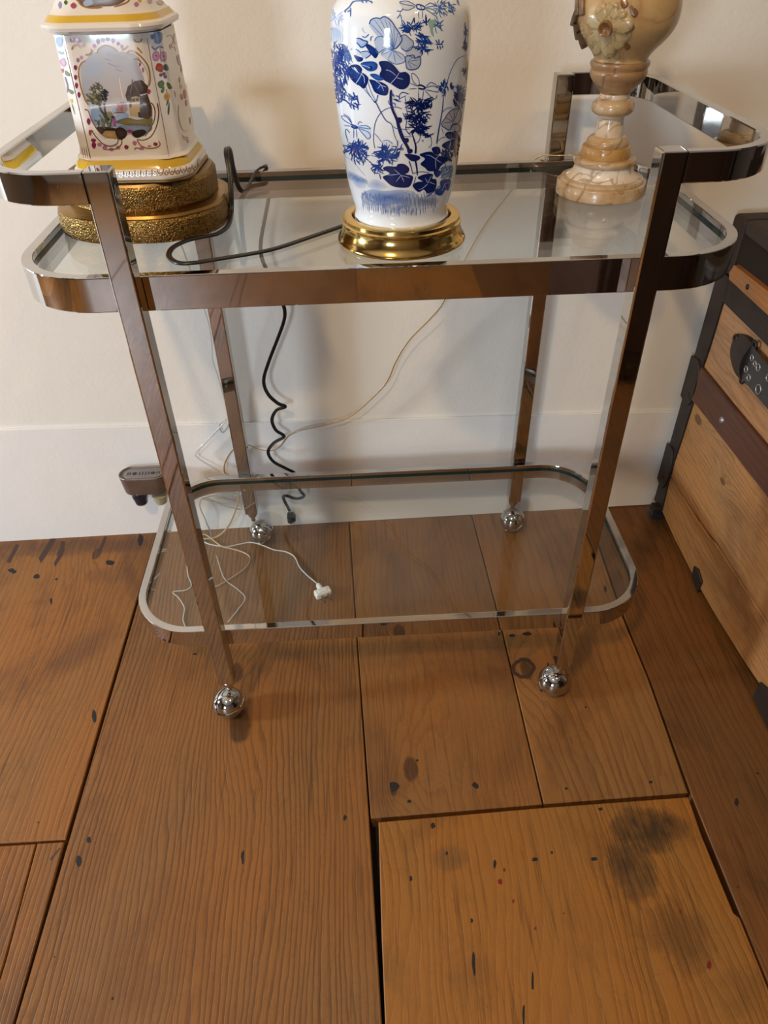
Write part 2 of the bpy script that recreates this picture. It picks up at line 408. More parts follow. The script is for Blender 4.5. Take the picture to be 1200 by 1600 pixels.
plank([(-1.50, Y0), (-1.063, Y0), (-1.063, YB(-1.06)), (-1.50, YB(-1.5))], WA1)
plank([(-2.0, Y0), (-1.503, Y0), (-1.503, YB(-1.5)), (-2.0, YB(-2))], WF)
plank([(-2.45, Y0), (-2.003, Y0), (-2.003, YB(-2)), (-2.45, YB(-2.4))], WB)
plank([(-0.62, Y0), (-0.19, Y0), (-0.1985, -0.36), (-0.2075, -0.2035), (-0.62, -0.2035)], WA2, -0.001)
plank([(-0.188, Y0), (-0.160, Y0), (-0.1625, -0.42), (-0.1655, -0.2035), (-0.2055, -0.2035), (-0.1965, -0.36)], WA2, 0.0)
P_wide = plank([(-0.1585, Y0), (0.294, Y0), (0.2935, -0.46), (0.2860, -0.19), (0.2620, YB(0.26)), (-0.1600, YB(-0.16))], WB, 0.0)
P_mid = plank([(0.2885, -0.1935), (0.5505, -0.1865), (0.5480, 0.192), (0.5390, YB(0.54)), (0.2650, YB(0.265)), (0.2755, 0.15)], WCm, -0.0006)
P_str = plank([(0.5525, -0.1865), (0.7765, -0.1815), (0.7855, 0.03), (0.7845, 0.185), (0.800, YB(0.8)), (0.5410, YB(0.54)), (0.5500, 0.192)], WD, 0.0002)
P_stn = plank([(0.296, Y0), (0.781, Y0), (0.7795, -0.45), (0.7790, -0.362), (0.7735, -0.355), (0.7715, -0.25), (0.7745, -0.1885), (0.5515, -0.1925), (0.3000, -0.2005), (0.2975, -0.36)], WE, 0.0004)
P_dark = plank([(0.784, Y0), (1.235, Y0), (1.235, YB(1.2)), (0.8030, YB(0.8)), (0.7880, 0.18), (0.7890, 0.03), (0.7805, -0.19), (0.7825, -0.45)], WF, -0.001)
plank([(1.238, Y0), (1.72, Y0), (1.72, YB(1.7)), (1.238, YB(1.2))], WB)
plank([(1.723, Y0), (2.3, Y0), (2.3, YB(2.3)), (1.723, YB(1.7))], WF)

# ================================================================== CHROME TROLLEY
W = 0.0254
XL, XR, YR = 0.04976, 0.60346, 0.43483
ZB, ZT = 0.0844, 0.8672
R1, R1B, R2, R2B = 0.1896, 0.1562, 0.7559, 0.7168
cart = empty('serving_cart', ((XL + XR + W) / 2, (YR + W) / 2, 0), label='chrome two-tier serving cart with glass shelves and ball casters by the wall', cat='cart')
def rounded_rect(x0, x1, y0, y1, r, n=12):
    out = []
    for (cx, cy, a0) in ((x1 - r, y0 + r, -90), (x1 - r, y1 - r, 0), (x0 + r, y1 - r, 90), (x0 + r, y0 + r, 180)):
        for i in range(n + 1):
            a = math.radians(a0 + 90 * i / n); out.append((cx + r * math.cos(a), cy + r * math.sin(a)))
    return out
def bar_ring(name, x0, x1, y0, y1, r, t, z0, z1, parent, b=0.0012):
    """closed flat bar bent round a rounded rectangle"""
    prof = [(0, z0 + b), (0, z1 - b), (b * .3, z1 - b * .3), (b, z1), (t - b, z1), (t - b * .3, z1 - b * .3), (t, z1 - b), (t, z0 + b), (t - b, z0), (b, z0)]
    loops = [rounded_rect(x0 + o, x1 - o, y0 + o, y1 - o, max(r - o, 0.002), 14) for (o, z) in prof]
    n = len(loops[0]); k = len(prof); vs, fs = [], []
    for (o, z), lp in zip(prof, loops): vs += [(p[0], p[1], z) for p in lp]
    for a in range(k):
        c = (a + 1) % k
        for i in range(n):
            j = (i + 1) % n; fs.append((a*n+i, a*n+j, c*n+j, c*n+i))
    me = fix_normals(pymesh(name, vs, fs)); sharp(me, 15)
    return link(name, me, CHROME, parent)
RX0, RX1, RY0, RY1, RR, RTK = -0.0795, 0.7535, W - 0.0002, YR + 0.0002, 0.098, 0.0125
for (z1, z0) in ((R2, R2B), (R1, R1B)):
    bar_ring('shelf_frame', RX0, RX1, RY0, RY1, RR, RTK, z0, z1, cart)
    zt = z1 - 0.0075; gap = RTK + 0.0004
    lp = rounded_rect(RX0 + gap, RX1 - gap, RY0 + gap, RY1 - gap, RR - gap, 14); n = len(lp)
    vs = [(p[0], p[1], zt - 0.0065) for p in lp] + [(p[0], p[1], zt) for p in lp]
    fs = [tuple(range(n - 1, -1, -1)), tuple(n + i for i in range(n))] + [(i, (i+1) % n, n + (i+1) % n, n + i) for i in range(n)]
    me = pymesh('glass_shelf', vs, fs); me.materials.append(GLASS); me.materials.append(GLASS_EDGE)
    for p in me.polygons: p.material_index = 0 if len(p.vertices) > 4 else 1
    link('glass_shelf', me, None, cart, label='clear glass shelf with a green polished edge')
    for x in (XL + W + 0.004, XR - 0.004):
        for y in (RY0 + RTK, RY1 - RTK):
            s = 1 if y < 0.2 else -1
            o = lathe('shelf_pin', [(0.0001, 0), (0.003, 0.0004), (0.0032, 0.001)], (0, 0), CHROME, cart, 10)
            o.data.transform(Matrix.Translation((x, y + s * 0.0, zt - 0.0105)) @ Matrix.Rotation(math.radians(90 * s), 4, 'X') @ Matrix.Scale(6.0, 4, (0, 0, 1)))
ZG = R2 - 0.0075          # top of the upper glass
legs = {}
for key, (x, y) in {'fl': (XL, 0), 'fr': (XR, 0), 'rl': (XL, YR), 'rr': (XR, YR)}.items():
    legs[key] = box('leg', (x, y, ZB), (x + W, y + W, ZT), CHROME, cart, 0.0023, 3)
def handle(x_leg, x_out, side):
    """flat bar bent into a U joining the tops of the front and the rear leg"""
    y0, y1, r, t = -0.0004, YR + W + 0.0004, 0.082, 0.0125
    z0, z1 = ZT - 0.0295, ZT - 0.0002
    def half(o):
        rr = r - o; pts = [(x_leg, y0 + o)]
        cx = x_out - side * r
        for i in range(15):
            a = math.radians(-90 + 90 * i / 14); pts.append((cx + side * rr * math.cos(a), y0 + r + rr * math.sin(a)))
        for i in range(15):
            a = math.radians(90 * i / 14); pts.append((cx + side * rr * math.cos(a), y1 - r + rr * math.sin(a)))
        pts.append((x_leg, y1 - o)); return pts
    b = 0.0012
    prof = [(0, z0 + b), (0, z1 - b), (b, z1), (t - b, z1), (t, z1 - b), (t, z0 + b), (t - b, z0), (b, z0)]
    loops = [half(o) for o, z in prof]; n = len(loops[0]); k = len(prof); vs, fs = [], []
    for (o, z), lp in zip(prof, loops): vs += [(p[0], p[1], z) for p in lp]
    for a in range(k):
        c = (a + 1) % k
        for i in range(n - 1): fs.append((a*n+i, a*n+i+1, c*n+i+1, c*n+i))
    fs.append(tuple(a * n for a in range(k))); fs.append(tuple(a * n + n - 1 for a in range(k)))
    me = fix_normals(pymesh('handle', vs, fs)); sharp(me, 15)
    return link('handle', me, CHROME, cart)
handle(XR + W, 0.7400, 1); handle(XL, -0.0645, -1)
BALL = 0.0262
def caster(key, cx, cy, ang, tilt):
    leg = legs[key]; lx = leg.data.vertices[0].co
    x0 = (XL if 'l' == key[1] else XR) + W / 2; y0 = (0 if key[0] == 'f' else YR) + W / 2
    # ball of two shells with a seam, axle direction 'ang', leaning by 'tilt'
    vs, fs = [], []; n = 28; prof = []
    for i in range(15): prof.append((BALL * math.sin(math.radians(1 + 84 * i / 14)), BALL * math.cos(math.radians(1 + 84 * i / 14))))
    prof.append((BALL * 0.93, BALL * 0.05)); prof += [(r, -z) for r, z in reversed(prof)]
    ball = lathe('caster', prof, (0, 0), CHROME, cart, n, smooth_ang=60)
    R = Matrix.Translation((cx, cy, BALL)) @ Matrix.Rotation(ang, 4, 'Z') @ Matrix.Rotation(tilt, 4, 'Y')
    ball.data.transform(R)
    # hood: partial shell a little larger than the ball, over the upper rear
    hv, hf = [], []; q = 10; rh = BALL + 0.0016
    for i in range(q + 1):
        th = math.radians(8 + 74 * i / q)
        for j in range(2 * q + 1):
            ph = math.radians(-95 + 190 * j / (2 * q))
            hv.append((rh * math.cos(th), rh * math.sin(th) * math.sin(ph), rh * math.sin(th) * math.cos(ph)))
    w_ = 2 * q + 1
    for i in range(q):
        for j in range(2 * q): hf.append((i*w_+j, i*w_+j+1, (i+1)*w_+j+1, (i+1)*w_+j))
    hm = pymesh('hood', hv, hf, True); hm.transform(R)
    ho = link('hood', hm, CHROME, ball); md = ho.modifiers.new('s', 'SOLIDIFY'); md.thickness = 0.0012
    st = [(0.0045, 0), (0.0045, 0.010), (0.0075, 0.012), (0.0075, 0.0165), (0.010, 0.0175), (0.010, 0.0255)]
    z0 = ZB - 0.0250
    stem = lathe('stem', [(r, z0 + z - 0.0005) for r, z in st], (x0, y0), CHROME, ball, 16)
    return ball
bc = on_z(343.5, 1096, BALL); caster('fl', XL + W/2 - 0.006, W/2 - 0.004, math.radians(150), math.radians(18))
caster('fr', XR + W/2 - 0.004, W/2 + 0.006, math.radians(95), math.radians(-25))
caster('rl', XL + W/2 + 0.013, YR + W/2 + 0.0, math.radians(40), math.radians(-38))
caster('rr', XR + W/2 + 0.003, YR + W/2 + 0.0, math.radians(35), math.radians(-38))

# ================================================================== PAINTED DECORATION (thin paint skins lying on a glazed surface)
class Paint:
    def __init__(self, obj, gam=1.0):
        self.gam = gam
        me = obj.data; self.bvh = BVHTree.FromPolygons([v.co.copy() for v in me.vertices], [tuple(p.vertices) for p in me.polygons])
        self.v, self.f, self.c = [], [], []
        self.fr = (0, 0, 1.0); self.lay = 0
    def frame(self, ox, oy, s): self.fr = (ox, oy, s)
    def hit(self, x, y):
        u, v = self.fr[0] + x / self.fr[2], self.fr[1] + y / self.fr[2]
        d = ray(u, v); p, n, i, t = self.bvh.ray_cast(CAM_POS, d)
        if p is None or n.dot(d) > -0.06: return None
        return p + n * (0.00016 + 0.00007 * self.lay)
    def add(self, x, y, col):
        p = self.hit(x, y)
        if p is None: return -1
        self.v.append(p); self.c.append(tuple(k ** self.gam for k in col)); return len(self.v) - 1
    def face(self, ids):
        if min(ids) >= 0: self.f.append(tuple(ids))
    def blob(self, pts, col, cc=None, lay=1, sm=3, rings=4):
        self.lay = lay; n = len(pts)
        if sm > 1:
            q = []
            for i in range(n):
                a, b, c, d = pts[i-1], pts[i], pts[(i+1) % n], pts[(i+2) % n]
                for s in range(sm): q.append((cr(a[0], b[0], c[0], d[0], s/sm), cr(a[1], b[1], c[1], d[1], s/sm)))
            pts = q; n = len(pts)
        cx = sum(p[0] for p in pts) / n; cy = sum(p[1] for p in pts) / n; cc = cc or col
        prev = None; mid = self.add(cx, cy, cc)
        for k in range(1, rings + 1):
            t = k / rings; co = tuple(cc[i] + (col[i] - cc[i]) * t for i in range(3))
            cur = [self.add(cx + (p[0]-cx)*t, cy + (p[1]-cy)*t, co) for p in pts]
            for i in range(n):
                j = (i + 1) % n
                if prev is None: self.face((mid, cur[j], cur[i]))
                else: self.face((prev[i], prev[j], cur[j], cur[i]))
            prev = cur
    def stroke(self, pts, w0, col, w1=None, lay=3, sm=5):
        self.lay = lay; w1 = w0 if w1 is None else w1
        P = [Vector((p[0], p[1], 0)) for p in pts]
        P = spline(P, sm) if len(P) > 2 else [P[0].lerp(P[1], t / 3) for t in range(4)]
        ids = []
        for i, p in enumerate(P):
            T = (P[min(i+1, len(P)-1)] - P[max(i-1, 0)]); T = T.normalized() if T.length > 0 else Vector((1, 0, 0))
            N = Vector((-T.y, T.x, 0)); t = i / (len(P) - 1); w = (w0 + (w1 - w0) * t) / 2 * (1 if 0 < i < len(P)-1 else 0.45)
            ids.append((self.add(*(p + N*w).xy, col), self.add(*(p - N*w).xy, col)))
        for a, b in zip(ids, ids[1:]): self.face((a[0], b[0], b[1], a[1]))
    def sprig(self, x0, y0, x1, y1, n, ln, w, col, seed, bias=None, lay=3):
        """cluster of short forked needle strokes filling an ellipse"""
        rnd = random.Random(seed)
        for k in range(n):
            a = rnd.random() * 6.283; r = math.sqrt(rnd.random())
            cx = (x0+x1)/2 + (x1-x0)/2*r*math.cos(a); cy = (y0+y1)/2 + (y1-y0)/2*r*math.sin(a)
            t = (math.atan2(cy-(y0+y1)/2, cx-(x0+x1)/2) if bias is None else bias) + rnd.uniform(-0.75, 0.75)
            L = ln * rnd.uniform(0.6, 1.2); dx, dy = math.cos(t)*L/2, math.sin(t)*L/2; bend = rnd.uniform(-0.25, 0.25)
            self.stroke([(cx-dx, cy-dy), (cx - dy*bend, cy + dx*bend), (cx+dx, cy+dy)], w, col, w*0.6, lay, 2)
    def build(self, name, mat, parent, **kw):
        me = pymesh(name, self.v, self.f, True)
        at = me.color_attributes.new('Col', 'FLOAT_COLOR', 'POINT')
        for i, c in enumerate(self.c): at.data[i].color = (c[0], c[1], c[2], 1)
        # paint faces look outwards like the glaze under them
        fix = []
        return link(name, me, mat, parent, **kw)

# ================================================================== BLUE AND WHITE VASE LAMP
VX, VY = 0.3606, 0.1360
PORC = plain('white_glaze', (0.70, 0.75, 0.80), 0.07, coat=0.4)
BRASS = metal('polished_brass', (0.80, 0.56, 0.20), 0.13, patina=(0.62, 0.40, 0.12))
vase = empty('vase_lamp', (VX, VY, ZG), label='blue and white floral porcelain vase lamp on a round brass foot', cat='lamp')
lathe('brass_foot', smooth_prof([(0.074, ZG), (0.0758, ZG + 0.0015), (0.0756, ZG + 0.004), (0.0725, ZG + 0.009), (0.0700, ZG + 0.0155), (0.0693, ZG + 0.0205)], 4)
      + [(0.0705, ZG + 0.0215), (0.0705, ZG + 0.0238), (0.0685, ZG + 0.0250), (0.0680, ZG + 0.0285), (0.0655, ZG + 0.0300), (0.0585, ZG + 0.0298), (0.0565, ZG + 0.0270), (0.0565, ZG + 0.015)], (VX, VY), BRASS, vase, 96, label='polished brass foot')
vprof = smooth_prof([(0.0548, 0.7655), (0.0550, 0.7765), (0.0536, 0.7815), (0.0537, 0.788), (0.0570, 0.7995), (0.0610, 0.8177), (0.0646, 0.8441), (0.0673, 0.8694), (0.0693, 0.8937), (0.0708, 0.9171), (0.0717, 0.9396), (0.0713, 0.9600), (0.0693, 0.9735), (0.0655, 0.9805), (0.0590, 0.9870), (0.0480, 0.9940), (0.0370, 1.0000), (0.0300, 1.0070), (0.0280, 1.0160), (0.0310, 1.0270), (0.0335, 1.0290)], 5)
vbody = lathe('vase_body', vprof, (VX, VY), PORC, vase, 128, smooth_ang=70)
lathe('brass_cap', [(0.034, 1.0292), (0.035, 1.031), (0.034, 1.034), (0.015, 1.038), (0.009, 1.042), (0.009, 1.075), (0.0001, 1.075)], (VX, VY), BRASS, vase, 48)
PAINTM = vcol('painted_enamel')
NAVY = (0.004, 0.018, 0.125); COB = (0.010, 0.060, 0.30); MID = (0.045, 0.15, 0.44); PALE = (0.42, 0.52, 0.70); WASH = (0.28, 0.42, 0.70); LT = (0.45, 0.55, 0.80)
p = Paint(vbody, 1.1)
# upper left quarter (crop at ten times)
p.frame(500, 0, 10)
p.stroke([(820, 40), (740, 10), (620, 15), (520, 30), (460, 110), (380, 180)], 18, MID)
for a in ([(640, 10), (680, 50)], [(720, 10), (730, 50)], [(480, 120), (480, 260)], [(430, 190), (490, 150)], [(390, 160), (400, 200)], [(800, 20), (815, 60)]): p.stroke(a, 20, MID)
p.sprig(130, 180, 350, 380, 22, 90, 14, LT, 3)
p.blob([(130, 400), (250, 390), (350, 430), (370, 620), (250, 670), (120, 640)], (0.68, 0.74, 0.80), (0.48, 0.60, 0.78), 0)
for k in range(8): p.stroke([(180 + 8*k, 430), (150 + 28*k, 540), (140 + 30*k, 660)], 8, LT, 5, 2)
p.sprig(130, 680, 440, 1000, 85, 120, 17, COB, 4, 1.3)
p.sprig(150, 950, 480, 1330, 90, 120, 17, COB, 5, 1.1)
p.sprig(210, 1290, 400, 1600, 55, 110, 17, COB, 6, 1.2)
p.sprig(380, 760, 500, 1000, 16, 110, 14, MID, 7, 0.9)
# big pale leaf
leaf = [(770, 380), (800, 310), (880, 280), (940, 290), (1000, 260), (1070, 290), (1130, 350), (1180, 430), (1240, 520), (1280, 620), (1200, 740), (1130, 770), (1060, 720), (900, 560), (820, 470)]
p.blob(leaf, PALE, (0.50, 0.58, 0.70), 1); p.stroke(leaf[:12], 16, COB, lay=3)
for a in ((790, 370), (850, 310), (940, 300), (1010, 290), (1080, 330), (1150, 410), (1210, 510)): p.stroke([(1150, 760), ((a[0]+1150)/2 + 10, (a[1]+760)/2), a], 9, MID, 6, 3)
leaf = [(850, 640), (890, 580), (960, 570), (1010, 600), (1030, 690), (1140, 770), (1020, 760), (900, 830), (870, 740)]
p.blob(leaf, PALE, (0.46, 0.55, 0.70), 1); p.stroke(leaf, 12, MID)
leaf = [(950, 850), (1010, 790), (1090, 780), (1180, 800), (1300, 860), (1320, 960), (1180, 1000), (1050, 930)]
p.blob(leaf, (0.52, 0.60, 0.72), PALE, 1); p.stroke(leaf, 10, MID)
for a in ((960, 860), (1060, 920), (1180, 980), (1290, 930)): p.stroke([(1140, 780), a], 8, MID)
# flower buds and dark leaves
bud = [(545, 640), (560, 605), (620, 600), (680, 630), (740, 650), (720, 700), (650, 740), (600, 690)]
p.blob(bud, WASH, PALE, 2); p.stroke(bud + [bud[0]], 18, COB)
p.stroke([(660, 560), (700, 585), (750, 550), (760, 530)], 14, MID); p.stroke([(665, 430), (670, 480), (720, 520)], 10, LT)
p.blob([(700, 690), (760, 690), (840, 740), (915, 820), (870, 910), (820, 870), (760, 790)], NAVY, COB, 2)
p.stroke([(790, 640), (800, 580), (830, 570)], 14, MID)
p.stroke([(480, 770), (530, 760), (600, 790), (640, 830)], 14, MID); p.blob([(520, 800), (600, 800), (630, 850), (560, 860)], (0.55, .62, .75), None, 1)
p.blob([(530, 860), (600, 880), (670, 905), (660, 950), (600, 965), (560, 920)], NAVY, COB, 2)
p.blob([(640, 820), (760, 820), (780, 860), (720, 910), (660, 890)], PALE, None, 1); p.stroke([(640, 810), (740, 800), (790, 850), (710, 915)], 14, COB)
p.blob([(635, 1000), (700, 965), (830, 960), (895, 1000), (890, 1070), (830, 1110), (760, 1110), (700, 1070)], COB, MID, 2)
p.blob([(770, 1030), (810, 1035), (820, 1070), (790, 1090)], NAVY, None, 3); p.stroke([(650, 1010), (740, 1040), (790, 1060)], 10, PALE, lay=4)
big = [(435, 1090), (470, 1030), (540, 1005), (610, 1020), (660, 1080), (650, 1130), (700, 1155), (760, 1230), (720, 1350), (680, 1385), (620, 1340), (560, 1310), (490, 1240), (450, 1160)]
p.blob(big, NAVY, COB, 2)
for a in ([(560, 1310), (620, 1220), (660, 1140)], [(500, 1050), (570, 1110), (620, 1150)], [(640, 1140), (690, 1200), (700, 1300)]): p.stroke(a, 12, LT, 8, 4)
p.blob([(530, 1050), (560, 1060), (600, 1130), (560, 1110)], (0.5, 0.65, 0.85), None, 4)
p.stroke([(440, 1060), (410, 1130), (380, 1230)], 22, COB, 12); p.stroke([(350, 1240), (420, 1250)], 14, COB)
big = [(920, 970), (1030, 950), (1120, 990), (1190, 1060), (1250, 1130), (1330, 1120), (1400, 1180), (1400, 1300), (1340, 1380), (1240, 1390), (1110, 1310), (1000, 1250), (930, 1170), (960, 1080)]
p.blob(big, NAVY, (0.005, 0.024, 0.150), 2)
for a in ([(1100, 1310), (1190, 1210), (1240, 1130)], [(1030, 1090), (1100, 1110), (1190, 1180)], [(1190, 1210), (1300, 1240)]): p.stroke(a, 11, LT, 6, 4)
p.blob([(780, 1165), (860, 1150), (960, 1200), (1000, 1240), (920, 1260), (850, 1230)], COB, MID, 2)
p.blob([(770, 1240), (870, 1260), (980, 1290), (1060, 1350), (1065, 1440), (1030, 1490), (940, 1480), (850, 1430), (810, 1340)], NAVY, COB, 2)
for a in ([(870, 1260), (950, 1320), (1000, 1420)], [(950, 1320), (900, 1390)], [(960, 1330), (1040, 1360)]): p.stroke(a, 11, LT, 6, 4)
for a in ([(690, 1390), (780, 1500), (860, 1600)], [(750, 1280), (800, 1440), (880, 1590)], [(910, 1480), (890, 1560), (870, 1600)], [(720, 1350), (740, 1420), (850, 1600)]): p.stroke(a, 9, MID, 8)
p.sprig(430, 1440, 590, 1600, 9, 110, 20, COB, 11, 0.8)
# upper right quarter
p.frame(620, 0, 10)
p.blob([(40, 30), (150, 20), (300, 80), (160, 150), (90, 140)], (0.58, .62, .68), None, 0)
for a in ([(300, 90), (160, 20), (40, 40), (130, 75), (290, 100)], [(290, 110), (180, 160), (90, 150)], [(440, 100), (520, 50), (580, 90), (450, 120)], [(440, 140), (560, 220), (640, 280)], [(450, 130), (560, 150), (620, 200)], [(330, 170), (345, 300)], [(400, 160), (400, 290)], [(360, 80), (390, 140)]): p.stroke(a, 11, MID)
p.stroke([(300, 80), (350, 75), (430, 110), (420, 150), (330, 140), (300, 90)], 20, COB)
p.sprig(570, 0, 790, 260, 34, 95, 14, MID, 21)
p.stroke([(0, 170), (60, 180), (100, 130)], 14, MID); p.stroke([(0, 290), (60, 240), (90, 420)], 14, MID); p.stroke([(60, 190), (30, 270)], 10, MID)
p.sprig(60, 330, 380, 500, 34, 120, 20, COB, 22); p.blob([(130, 430), (220, 420), (200, 510), (120, 500)], NAVY, COB, 2)
p.stroke([(450, 230), (460, 400)], 26, NAVY); p.stroke([(270, 270), (275, 370)], 18, NAVY)
p.stroke([(400, 310), (460, 350), (520, 290)], 18, COB); p.stroke([(330, 400), (420, 350), (480, 390)], 14, COB)
p.blob([(490, 330), (580, 310), (620, 380), (560, 430), (580, 560), (540, 540), (510, 440)], (0.30, 0.45, 0.38), None, 2)
p.sprig(560, 320, 720, 480, 12, 100, 16, MID, 24)
p.sprig(330, 480, 530, 700, 24, 150, 20, COB, 25, 0.5); p.sprig(290, 680, 520, 840, 26, 100, 20, COB, 26)
for a in ([(600, 620), (640, 680)], [(650, 610), (660, 680)], [(730, 630), (690, 680)], [(630, 710), (640, 770)], [(670, 710), (680, 770)], [(710, 710), (710, 750)], [(600, 690), (720, 690)]): p.stroke(a, 18, COB)
leaf = [(40, 580), (120, 540), (200, 600), (260, 660), (230, 760), (140, 800), (60, 740)]
p.blob(leaf, (0.40, 0.46, 0.55), PALE, 1); p.stroke(leaf, 12, COB)
leaf = [(130, 880), (260, 860), (280, 910), (360, 880), (370, 980), (330, 1060), (240, 1090), (160, 1070), (140, 980)]
p.blob(leaf, (0.40, 0.46, 0.56), (0.46, 0.52, 0.6), 1); p.stroke(leaf + [leaf[0]], 14, COB)
leaf = [(140, 800), (260, 720), (380, 800), (370, 880), (280, 900), (150, 860)]
p.blob(leaf, (0.45, 0.5, 0.58), (0.5, 0.55, 0.62), 0); p.stroke(leaf, 10, MID)
for a in ((260, 880), (350, 930), (330, 1040), (240, 1080)): p.stroke([(170, 960), a], 8, MID)
p.stroke([(780, 1290), (830, 1130), (920, 950), (1000, 890), (1060, 870)], 9, MID)
for a in ([(320, 1340), (250, 1260), (230, 1150), (280, 1160), (340, 1240), (350, 1330)], [(320, 1350), (200, 1290)], [(310, 1380), (180, 1390)], [(450, 1360), (520, 1290), (590, 1310), (650, 1370)], [(450, 1370), (560, 1340), (660, 1380)], [(450, 1400), (600, 1430), (650, 1440)], [(440, 1410), (540, 1520), (600, 1540), (630, 1480)], [(340, 1390), (330, 1600)], [(420, 1400), (390, 1600)]): p.stroke(a, 10, COB)
p.stroke([(320, 1340), (380, 1330), (440, 1370), (400, 1390), (330, 1375)], 24, NAVY)
p.sprig(660, 1250, 790, 1510, 26, 100, 20, COB, 28, 1.6); p.sprig(830, 1260, 920, 1400, 9, 80, 18, COB, 29, 1.3)
p.stroke([(725, 1500), (715, 1600)], 10, MID)
p.sprig(900, 1340, 1060, 1600, 30, 110, 20, COB, 30); p.sprig(1030, 370, 1110, 560, 10, 80, 16, MID, 31, 1.5); p.sprig(1030, 600, 1090, 830, 12, 90, 20, COB, 32, 1.5); p.sprig(1030, 1060, 1080, 1180, 8, 70, 16, COB, 33)
p.sprig(790, 0, 1000, 200, 14, 90, 18, MID, 34, 0.7)
p.stroke([(40, 1560), (40, 1490), (90, 1440), (190, 1470)], 14, COB); p.stroke([(60, 1530), (150, 1490)], 12, MID)
# lower left quarter
p.frame(510, 140, 10)
p.stroke([(130, 240), (160, 200), (230, 190), (260, 100)], 26, COB, 16)
p.sprig(330, 60, 500, 300, 13, 110, 22, COB, 41, 0.9)
for a in ([(380, 540), (270, 470), (240, 410), (320, 430), (400, 530)], [(400, 520), (350, 430), (270, 380)], [(380, 570), (280, 560)], [(490, 550), (520, 500), (560, 520)], [(500, 570), (620, 560), (690, 610), (600, 600), (500, 590)], [(500, 600), (600, 720), (650, 770), (690, 730), (650, 660), (500, 600)], [(430, 610), (430, 760)], [(470, 620), (480, 760)], [(340, 820), (300, 660), (320, 620), (370, 680)]): p.stroke(a, 11, MID)
p.blob([(500, 580), (620, 560), (680, 610), (690, 730), (640, 770), (560, 680)], (0.55, 0.65, 0.80), (0.60, .69, .82), 0)
p.stroke([(380, 540), (430, 560), (490, 590), (440, 600), (390, 570)], 26, COB)
p.sprig(290, 820, 640, 1000, 60, 120, 20, COB, 42); p.sprig(400, 960, 650, 1160, 34, 100, 20, COB, 43, 1.2); p.stroke([(500, 760), (510, 900)], 30, COB)
p.sprig(250, 880, 300, 1030, 8, 90, 16, MID, 44)
p.stroke([(280, 1030), (420, 1120), (520, 1250), (610, 1340)], 8, LT); p.stroke([(640, 1020), (760, 1040), (820, 1070)], 8, MID); p.stroke([(650, 1100), (740, 1180)], 14, COB)
p.stroke([(770, 190), (850, 350), (930, 480), (1020, 545), (1060, 700), (1120, 840)], 16, COB, 10); p.stroke([(800, 80), (790, 150), (760, 200)], 12, MID); p.blob([(740, 180), (780, 180), (770, 215)], COB, None, 3)
p.stroke([(1180, 300), (1080, 270), (960, 290), (850, 360), (770, 500), (740, 680), (740, 820), (760, 920)], 10, COB)
p.stroke([(750, 680), (820, 760), (870, 830)], 8, MID); p.stroke([(1020, 560), (1080, 600), (1140, 610)], 9, COB)
p.stroke([(1010, 0), (1005, 160), (1030, 300), (1090, 440), (1130, 560), (1170, 680), (1210, 780)], 40, NAVY, 44)
p.blob([(1110, 440), (1170, 440), (1180, 500), (1130, 520)], NAVY, None, 3)
p.sprig(960, 80, 1140, 240, 9, 100, 16, COB, 45, 0.8)
p.stroke([(880, 800), (960, 790), (1040, 850)], 9, MID); p.stroke([(940, 820), (930, 900)], 8, MID); p.blob([(890, 800), (980, 790), (1030, 860), (960, 920), (910, 880)], (0.62, 0.68, 0.78), None, 0)
p.sprig(770, 900, 1080, 1130, 60, 150, 24, COB, 46); p.sprig(1050, 830, 1200, 1020, 14, 90, 20, COB, 47); p.sprig(720, 1140, 920, 1290, 26, 110, 20, COB, 48)
p.stroke([(700, 1220), (740, 1290), (830, 1310)], 14, COB); p.stroke([(830, 1310), (850, 1400)], 16, COB); p.stroke([(1000, 1100), (1100, 1120)], 16, NAVY)
# lower right quarter
p.frame(620, 140, 10)
p.stroke([(0, 430), (40, 620), (90, 760), (170, 900), (200, 990)], 52, NAVY, 46)
p.blob([(20, 440), (80, 450), (60, 510)], NAVY, None, 3); p.blob([(110, 760), (180, 760), (180, 820), (120, 820)], NAVY, None, 3); p.blob([(160, 930), (240, 930), (240, 980), (180, 1000)], NAVY, None, 3)
p.sprig(160, 150, 460, 320, 60, 110, 22, NAVY, 51); p.sprig(400, 100, 550, 300, 16, 120, 24, NAVY, 52, -0.9); p.sprig(150, 320, 510, 520, 75, 110, 22, NAVY, 53)
p.sprig(180, 500, 440, 700, 45, 110, 22, NAVY, 54); p.sprig(380, 560, 540, 740, 20, 110, 22, NAVY, 55, 0.2)
p.stroke([(90, 360), (150, 480), (140, 620), (220, 720)], 14, COB); p.stroke([(130, 110), (150, 300), (180, 420)], 11, COB)
p.stroke([(0, 600), (120, 620), (200, 610)], 9, COB); p.stroke([(90, 730), (250, 735)], 8, COB)
p.stroke([(240, 690), (280, 820), (295, 900), (290, 1000)], 20, NAVY, 34); p.stroke([(300, 840), (350, 790), (370, 700)], 10, COB); p.blob([(390, 780), (420, 800), (400, 810)], COB, None, 3)
p.stroke([(725, 90), (710, 300), (680, 480), (650, 640), (620, 850)], 13, COB, 22); p.stroke([(700, 360), (780, 290), (870, 280)], 9, COB); p.stroke([(690, 590), (730, 690)], 8, MID)
p.stroke([(520, 680), (540, 850), (490, 910)], 9, COB); p.stroke([(640, 800), (700, 750), (760, 740)], 9, COB)
leaf = [(700, 510), (740, 460), (790, 380), (850, 320), (930, 290), (990, 310), (1000, 430), (960, 520), (880, 540), (820, 630), (740, 590), (700, 560)]
